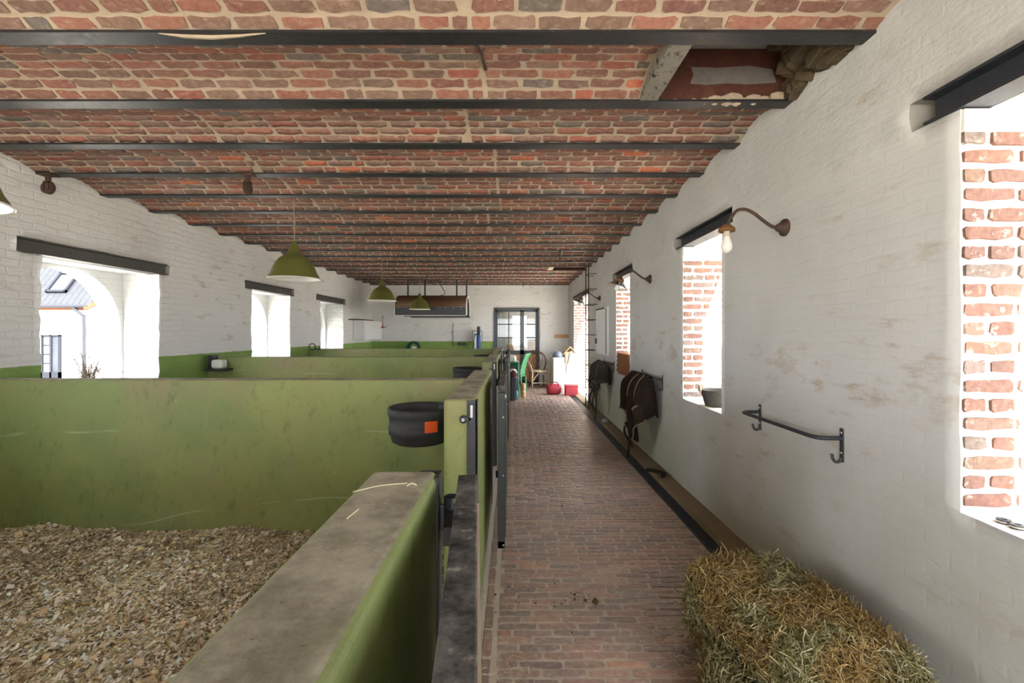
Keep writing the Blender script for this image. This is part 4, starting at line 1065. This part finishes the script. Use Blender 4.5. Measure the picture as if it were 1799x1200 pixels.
# small room behind the door
rm = MB()
rm.box(-2.6, 2.6, 17.2, 17.3, 0, 1.0); rm.box(-2.6, .02, 17.2, 17.3, 1.0, 2.1); rm.box(.55, 2.6, 17.2, 17.3, 1.0, 2.1); rm.box(-2.6, 2.6, 17.2, 17.3, 2.1, 2.7); rm.box(-2.7, -2.6, YB + .3, 17.3, 0, 2.7); rm.box(2.6, 2.7, YB + .3, 15.3, 0, 2.7); rm.box(2.6, 2.7, 16.2, 17.3, 0, 2.7); rm.box(2.6, 2.7, 15.3, 16.2, 0, 1.0); rm.box(2.6, 2.7, 15.3, 16.2, 2.1, 2.7); rm.box(-2.7, 2.7, YB + .2, 17.3, 2.7, 2.8)
o = rm.build('wall_tack_room', M['white_p']); tag(o, 'white walls of the small room seen through the glazed door', kind='structure')
o = MB().box(-2.7, 2.7, YB + .05, 17.3, -.1, 0).build('floor_tack_room', M['wood_dark']); tag(o, 'dark floor of the small room behind the glazed door', kind='structure')
m = MB()
for i in range(14): m.tube([(-.62 + i * .034, 13.55 + .025 * (i % 2), .1), (-.62 + i * .034, 13.55 + .025 * (i % 2), 2.2)], .024, 6)
o = m.build('curtain', M['curtain'], smooth=True); tag(o, 'white curtain hanging behind the first panes of the glazed door', 'curtain')
t = empty('cupboard', (.78, 14.6, 0), 0, 'brown wooden cupboard seen through the narrow door leaf', 'cupboard'); MB().box(-.28, .3, -.25, .25, 0, 1.25).build('body', M['wood_dark'], t, bevel=.01); MB().box(-.10, .27, -.27, -.25, .1, 1.2).build('door', M['wood'], t); MB().box(.02, .25, -.05, .2, 1.25, 1.62).build('top_box', M['wood'], t)
t = empty('side_table', (.02, 14.5, 0), 0, 'wooden table with tilted board seen through the wide door leaf', 'table'); MB().box(-.35, .35, -.25, .25, .70, .74).build('top', M['wood_dark'], t)
for sx in (-.3, .3):
    for sy in (-.2, .2): MB().box(sx - .02, sx + .02, sy - .02, sy + .02, 0, .70).build('leg', M['wood_dark'], t)
MB().box(-.22, .02, -.05, -.02, .74, 1.1).build('board', M['wood'], t)

# ------------------------------------------------------------------ far end: chair, white cabinet, bags, bins
t = empty('rattan_chair', (.72, 12.33, 0), math.radians(12), 'rattan armchair with dark bentwood back beside the white chest', 'chair')
m = MB(); m.lathe([(0, .42), (.23, .42), (.25, .44), (.245, .465), (0, .47)], n=24); m.build('seat', M['wood_pale'], t, smooth=True)
for (x, y) in ((-.22, -.20), (.22, -.20), (-.19, .20), (.19, .20)):
    m = MB(); m.tube([(x * 1.08, y * 1.08, 0), (x, y, .44)], .017, 8); m.build('leg', M['wood_pale'] if y < 0 else M['wood_dark'], t, smooth=True)
m = MB(); m.tube([(-.23, -.21, .14), (.23, -.21, .14)], .012, 6); m.tube([(-.23, -.21, .16), (-.20, .21, .16)], .012, 6); m.tube([(.23, -.21, .16), (.20, .21, .16)], .012, 6); m.build('stretcher', M['wood_pale'], t)
for s in (-1, 1):
    m = MB(); m.tube([(s * .225, -.205, .18), (s * .06, -.205, .40)], .010, 6); m.build('brace', M['wood_pale'], t)
    m = MB(); m.tube(smooth_path([(s * .22, -.20, .44), (s * .27, -.20, .60), (s * .29, -.05, .68), (s * .26, .16, .70)], 5), .015, 8); m.build('armrest', M['wood_pale'], t, smooth=True)
m = MB(); m.tube(smooth_path([(-.20, .20, .40), (-.26, .22, .62), (-.24, .25, .82), (-.13, .27, .93), (0, .275, .955), (.13, .27, .93), (.24, .25, .82), (.26, .22, .62), (.20, .20, .40)], 6), .016, 8); m.build('back_hoop', M['wood_dark'], t, smooth=True)
for k, xx in enumerate((-.15, -.07, .0, .07, .15)):
    m = MB(); m.tube(smooth_path([(xx * .3, .21, .45), (xx * 1.0, .24, .62), (xx * 1.25, .25, .80), (xx * .7, .262, .93)], 5), .008, 6); m.build('back_spindle', M['wood_dark'], t, smooth=True)
m = MB(); m.lathe([(.085, 0), (.095, .008), (.105, 0), (.095, -.008), (.085, 0)], (0, .245, .70), 20, M=Matrix.Rotation(PI / 2, 3, 'X')); m.build('back_ring', M['wood_dark'], t, smooth=True)

t = empty('white_chest', (1.30, 12.28, 0), 0, 'white painted chest standing in the far corner under the clutter', 'chest')
MB().box(-.22, .30, -.42, .42, .03, .80).build('body', M['cream'], t, bevel=.006); MB().box(-.235, .30, -.44, .44, .80, .83).build('lid', M['white'], t, bevel=.004); MB().box(-.2, .28, -.40, .40, 0, .03).build('plinth', M['wood_dark'], t)
def helmet(x, y, z, mat, label, r=.13):
    t = empty('riding_helmet', (x, y, z), 0, label, 'helmet', 'helmets on the chest'); m = MB(); m.lathe([(r, .0), (r * 1.02, .03), (r * .95, .09), (r * .7, .14), (r * .35, .165), (0, .17)], n=20, sy=1.15); m.build('shell', mat, t, smooth=True)
    m = MB(); m.lathe([(r * .5, .016), (r * 1.5, -.002), (r * 1.5, .008), (r * .6, .03)], (0, -.04, .0), 20, sx=.75); m.build('peak', mat, t, smooth=True)
helmet(1.20, 11.98, .835, M['grey_pl'], 'blue-grey riding helmet at the front corner of the white chest')
helmet(1.22, 12.40, .835, M['white'], 'white riding helmet behind the blue-grey one on the white chest')
t = empty('small_crate', (1.46, 11.98, .832), .1, 'small tan wooden crate on the white chest', 'crate'); MB().box(-.10, .10, -.08, .08, 0, .02).build('base', M['wood'], t)
for (a_, b_, c_, d_) in ((-.10, .10, -.08, -.068), (-.10, .10, .068, .08), (-.10, -.088, -.068, .068), (.088, .10, -.068, .068)): MB().box(a_, b_, c_, d_, .02, .14).build('side', M['wood'], t)
t = empty('bottle', (1.46, 12.2, .832), 0, 'dark slim bottle standing at the back of the white chest', 'bottle'); m = MB(); m.lathe([(0, 0), (.035, 0), (.035, .16), (.015, .2), (.015, .24), (0, .24)], n=14); m.build('body', M['wood_dark'], t, smooth=True); m = MB(); m.lathe([(0, .24), (.018, .24), (.018, .265), (0, .265)], n=12); m.build('cap', M['chrome'], t)
MBx = MB().box(1.22, 1.58, YB - .14, YB + .01, 1.33, 1.42); o = MBx.build('wall_shelf', M['wood'], bevel=.004); tag(o, 'short tan wooden shelf on the end wall above the white chest', 'shelf')
t = empty('nesting_house', (1.42, 11.2, .0), 0, 'pale wooden toy house shape on a stand in the sunny opening', 'wooden house')
MB().box(-.12, .12, -.12, .12, .72, .98).build('box', M['wood_pale'], t); m = MB(); m.face([(-.17, -.15, .95), (0, -.15, 1.14), (0, .15, 1.14), (-.17, .15, .95)]); m.face([(0, -.15, 1.14), (.17, -.15, .95), (.17, .15, .95), (0, .15, 1.14)]); m.build('roof', M['wood'], t, solid=.02)
MB().box(-.03, .03, -.124, -.118, .80, .9).build('hole', M['wood_dark'], t); MB().box(-.09, .09, -.09, .09, 0, .72).build('stand', M['white'], t, bevel=.005)
# red bag, red box, leaning board
t = empty('red_bag', (1.00, 10.9, 0), .1, 'red duffel bag lying on the floor beside the leaning white board', 'bag')
m = MB(); m.lathe([(0, -.17), (.10, -.165), (.135, -.12), (.14, 0), (.135, .12), (.10, .165), (0, .17)], (0, 0, .13), 20, M=Matrix.Rotation(PI / 2, 3, 'Y') @ Matrix.Diagonal((.95, 1, 1))); m.build('body', M['red'], t, smooth=True)
m = MB(); m.tube(smooth_path([(-.09, -.10, .2), (-.06, -.13, .30), (.06, -.13, .30), (.09, -.10, .2)], 5), .010, 6); m.build('handle', M['maroon'], t, smooth=True)
t = empty('red_box', (1.40, 10.75, 0), 0, 'red flat storage box on the floor in front of the sunny opening', 'box'); MB().box(-.15, .15, -.12, .12, 0, .22).build('body', M['red'], t, bevel=.012); MB().box(-.155, .155, -.125, .125, .22, .25).build('lid', M['red'], t, bevel=.008)
m = MB(); Mx = Matrix.Translation((1.23, 11.05, 0)) @ Matrix.Rotation(math.radians(12), 4, 'Y'); m.box(-.025, .025, -.012, .012, .0, 1.05, M=Mx); o = m.build('leaning_board', M['white'], bevel=.003); tag(o, 'narrow white board leaning upright between the red bag and red box', 'board')
# bins and buckets at the end of the gates
t = empty('waste_bin', (-.02, 9.95, 0), 0, 'dark grey ribbed waste bin standing beyond the gates', 'bin')
m = MB(); m.lathe([(0, 0), (.105, 0), (.135, .50), (.145, .5), (.145, .53), (.125, .53), (.095, .02), (0, .02)], n=24); m.build('body', M['anthracite'], t, smooth=True)
for i in range(14):
    a = 2 * PI * i / 14; m = MB(); m.tube([(.108 * math.cos(a), .108 * math.sin(a), .02), (.137 * math.cos(a), .137 * math.sin(a), .49)], .007, 5); m.build('rib', M['anthracite'], t)
t = empty('rag_heap', (-.02, 9.95, .52), 0, 'maroon and white cloth stuffed in the grey waste bin', 'cloth')
m = MB()
for i in range(9):
    for j in range(16):
        a = 2 * PI * j / 16; ph = PI / 2 * i / 8; r = .145 * math.cos(ph) * (1 + .25 * nz(i * .6, j * .5, 2)); m.v.append((r * math.cos(a), r * math.sin(a), .22 * math.sin(ph) * (1 + .2 * nz(j * .4, i, 3))))
for i in range(8):
    for j in range(16): a = i * 16 + j; b = i * 16 + (j + 1) % 16; m.f.append((a, b, b + 16, a + 16)); m.m.append(0)
m.build('cloth', M['maroon'], t, smooth=True)
m = MB(); m.tube(smooth_path([(-.05, -.10, .10), (.02, -.12, .16), (.09, -.08, .14), (.12, 0, .06)], 5), .022, 6); m.build('white_cloth', M['curtain'], t, smooth=True)
t = empty('storage_tub', (-.02, 10.5, 0), 0, 'dark green storage tub with white bag on top near the bins', 'tub')
MB().box(-.18, .18, -.16, .16, 0, .78).build('body', M['green_dk'], t, bevel=.03, seg=3); MB().box(-.19, .19, -.17, .17, .78, .82).build('lid', M['green_pl'], t, bevel=.01)
t = empty('paper_bag', (-.05, 10.45, .82), 0, 'crumpled white bag lying on the dark green tub', 'bag'); MB().box(-.17, .15, -.14, .14, 0, .13).build('body', M['curtain'], t, bevel=.05, seg=3); MB().box(-.12, .10, -.15, .0, .13, .15).build('fold', M['curtain'], t)
t = empty('garden_chair', (.16, 11.25, 0), math.radians(-18), 'green plastic garden chair turned sideways behind the bins', 'chair')
m = MB()
for i in range(6):
    for j in range(9): u = i / 5 - .5; v = j / 8; m.v.append((.10 + .16 * v * v, u * .42 * (1 + .1 * v), .42 + .55 * v))
for i in range(5):
    for j in range(8): a = i * 9 + j; m.f.append((a, a + 9, a + 10, a + 1)); m.m.append(0)
m.build('backrest', M['green_pl'], t, smooth=True, solid=.015)
MB().box(-.25, .12, -.21, .21, .40, .425).build('seat', M['green_pl'], t, bevel=.01)
for (x, y) in ((-.22, -.19), (-.22, .19), (.12, -.19), (.12, .19)):
    m = MB(); m.tube([(x * 1.15, y * 1.1, 0), (x, y, .41)], [.02, .024], 8); m.build('leg', M['green_pl'], t)
for s in (-1, 1):
    m = MB(); m.tube(smooth_path([(-.22, s * .22, .42), (-.24, s * .24, .60), (-.05, s * .25, .65), (.17, s * .23, .66)], 4), .018, 8); m.build('armrest', M['green_pl'], t, smooth=True)
t = empty('spray_bottle', (.09, 10.1, 0), 0, 'teal spray bottle on the floor beside the waste bin', 'bottle')
m = MB(); m.lathe([(0, 0), (.045, 0), (.048, .12), (.03, .19), (.016, .21), (.016, .23), (0, .23)], n=16); m.build('body', M['teal'], t, smooth=True); MB().box(-.04, .015, -.012, .012, .23, .27).build('nozzle', M['white'], t)
t = empty('paper_roll', (.26, 10.45, 0), 0, 'tan upright roll standing on the floor beside the spray bottle', 'roll'); m = MB(); m.lathe([(0, 0), (.05, 0), (.052, .01), (.052, .30), (.04, .32), (.015, .322), (.015, .29), (0, .29)], n=20); m.build('roll', M['wood'], t, smooth=True)
m = MB(); m.lathe([(.0525, .12), (.0525, .16)], n=20); m.build('band', M['wood_pale'], t)

# ------------------------------------------------------------------ glazed window in the last arch
a, b = LWIN[4]; c, r, zs = arch[4]
wn = empty('window_1', (XL - TL - .15, c, 0), 0, 'dark framed arched window in the furthest arched opening', None, None, 'structure')
m = MB(); pts = [(0, -r + .02, .86)] + [(0, -(r - .02) * math.cos(PI * i / 24), zs + (r - .02) * math.sin(PI * i / 24)) for i in range(25)] + [(0, r - .02, .86)]
m.tube(pts, .028, 6); m.tube([(0, -r, .88), (0, r, .88)], .028, 6); m.build('frame', M['anthracite'], wn)
for y in (-.2, .2): m = MB(); m.tube([(0, y, .88), (0, y, zs + math.sqrt((r - .02) ** 2 - y * y))], .012, 6); m.build('glazing_bar', M['anthracite'], wn)
for z in (1.22, 1.56): m = MB(); m.tube([(0, -r + .03, z), (0, r - .03, z)], .012, 6); m.build('glazing_bar', M['anthracite'], wn)
for (y0, y1) in ((-r + .04, -.2), (-.2, .2), (.2, r - .04)):
    for (z0, z1) in ((.9, 1.22), (1.22, 1.56)): m = MB(); m.face([(0, y0, z0), (0, y1, z0), (0, y1, z1), (0, y0, z1)]); m.build('pane', M['glass'], wn)
m = MB(); m.face([(0, y, z) for (_, y, z) in pts[1:-1]]); m.build('pane', M['glass'], wn)

# ------------------------------------------------------------------ outside: yard, house with slate roof, shrub
GZ = -.45
g = MB(); g.face([(-70, -60, GZ), (70, -60, GZ), (70, 80, GZ), (-70, 80, GZ)]); o = g.build('ground', M['yard']); tag(o, 'pale gravel yard outside', kind='structure')
FY = 18.7; EZ = 2.55; XC = -17.3
h = empty('farm_house', (XC, FY, GZ), 0, 'white farmhouse with slate roof and skylight seen through the first arched window', 'building')
ox, oy, oz = XC, FY, GZ
m = MB(); m.box(-12, 0, 0, 7, 0, EZ - GZ); m.build('wall', M['facade'], h)
m = MB(); pk = (4.6, EZ - GZ + 2.3)
m.face([(0, 0, 0), (9.2, 0, 0), (9.2, 0, EZ - GZ), pk[:1] + (0, pk[1]), (0, 0, EZ - GZ)]); m.build('gable_wall', M['facade'], h, solid=.3)
m = MB(); Mx = Matrix.Rotation(-math.atan2(2.3, 4.6), 4, 'Y') ; m.box(-.1, 5.2, -.24, .4, -.14, .0, M=Matrix.Translation((0, 0, EZ - GZ)) @ Mx); m.build('verge', M['eave_brick'], h)
m = MB(); m.box(-12, 0, -.10, 0, EZ - GZ - .16, EZ - GZ - .02); m.build('eave_course', M['eave_brick'], h)
m = MB(); m.tube([(-12, -.18, EZ - GZ), (0.1, -.18, EZ - GZ)], .07, 8); m.build('gutter', M['zinc'], h)
m = MB(); m.tube(smooth_path([(-.55, -.18, EZ - GZ - .05), (-.45, -.14, EZ - GZ - .2), (-.12, -.24, EZ - GZ - .38), (-.05, -.24, EZ - GZ - .6), (-.05, -.24, .0)], 5), .06, 8); m.build('downpipe', M['zinc'], h)
SL = math.radians(54); ca, sa = math.cos(SL), math.sin(SL)
m = MB(); m.face([(-12, -.15, EZ - GZ), (2.5, -.15, EZ - GZ), (2.5, -.15 + 4 * ca, EZ - GZ + 4 * sa), (-12, -.15 + 4 * ca, EZ - GZ + 4 * sa)]); m.build('roof', M['slate'], h, solid=.1)
tm = MB(); tm.box(-.118, .118, 0, .36, .05, .075); t0 = None
for r_ in range(9):
    for c_ in range(17):
        x = -3.2 + c_ * .25 + (0 if r_ % 2 else .0); s = .02 + r_ * .31
        o = tm.build('roof_tile', M['slate'], h, bevel=0) if t0 is None else t0.copy()
        if t0 is None: t0 = o
        else: COL.objects.link(o); o.parent = h
        o.rotation_euler = (SL + .05, 0, 0); o.location = (x, -.15 + s * ca, EZ - GZ + s * sa)
sk = empty('skylight', (0, 0, 0)); sk.parent = h; sk.location = (-1.55, -.15 + .62 * ca, EZ - GZ + .62 * sa); sk.rotation_euler = (SL, 0, 0)
m = MB()
for (x0, x1, y0, y1) in ((-.42, -.33, 0, 1.1), (.33, .42, 0, 1.1), (-.42, .42, 0, .1), (-.42, .42, 1.0, 1.1)): m.box(x0, x1, y0, y1, .08, .2)
m.build('frame', M['slate_d'], sk); MB().box(-.33, .33, .1, 1.0, .10, .13).build('pane', plain('skylight_pane', (.055, .06, .065), .5, spec=.2), sk)
d = empty('house_door', (0, 0, 0)); d.parent = h; d.location = (-1.56, -.05, 0); m = MB(); DH = 1.38 - GZ
for (x0, x1, z0, z1) in ((-.38, -.32, 0, DH), (.32, .38, 0, DH), (-.38, .38, DH - .06, DH), (-.03, .05, 0, DH), (-.38, .38, 0, .3)): m.box(x0, x1, -.06, .06, z0, z1)
for i in range(1, 4): m.box(-.32, -.03, -.04, .04, .3 + (DH - .36) * i / 4 - .012, .3 + (DH - .36) * i / 4 + .012)
m.build('frame', M['slate_d'], d)
for i in range(4): MB().box(-.32, -.03, -.01, .01, .3 + (DH - .36) * i / 4, .3 + (DH - .36) * (i + 1) / 4).build('pane', plain('door_pane', (.06, .065, .07), .5, spec=.2), d)
MB().box(.05, .32, -.01, .01, .3, DH - .06).build('pane', M['glass_dk'], d)
t = empty('bare_shrub', (-13.2, 14.2, GZ), 0, 'bare twiggy shrub in the yard in front of the white farmhouse', 'shrub')
for i in range(26):
    a = RND.uniform(0, 6.28); l = RND.uniform(.7, 1.5); sp = RND.uniform(.15, .55); m = MB(); p = [(0, 0, 0), (sp * .35 * math.cos(a), sp * .35 * math.sin(a), l * .5), (sp * math.cos(a), sp * math.sin(a), l)]
    m.tube(smooth_path(p, 3), [.016, .015, .014, .013, .012, .010, .007], 4)
    for q in range(3): b_ = RND.uniform(0, 6.28); z = l * RND.uniform(.4, .8); f_ = (z / l); m.tube([(sp * f_ * math.cos(a), sp * f_ * math.sin(a), z), (sp * f_ * math.cos(a) + .15 * math.cos(b_), sp * f_ * math.sin(a) + .15 * math.sin(b_), z + .16)], [.010, .007], 4)
    m.build('branch', M['twig'], t)
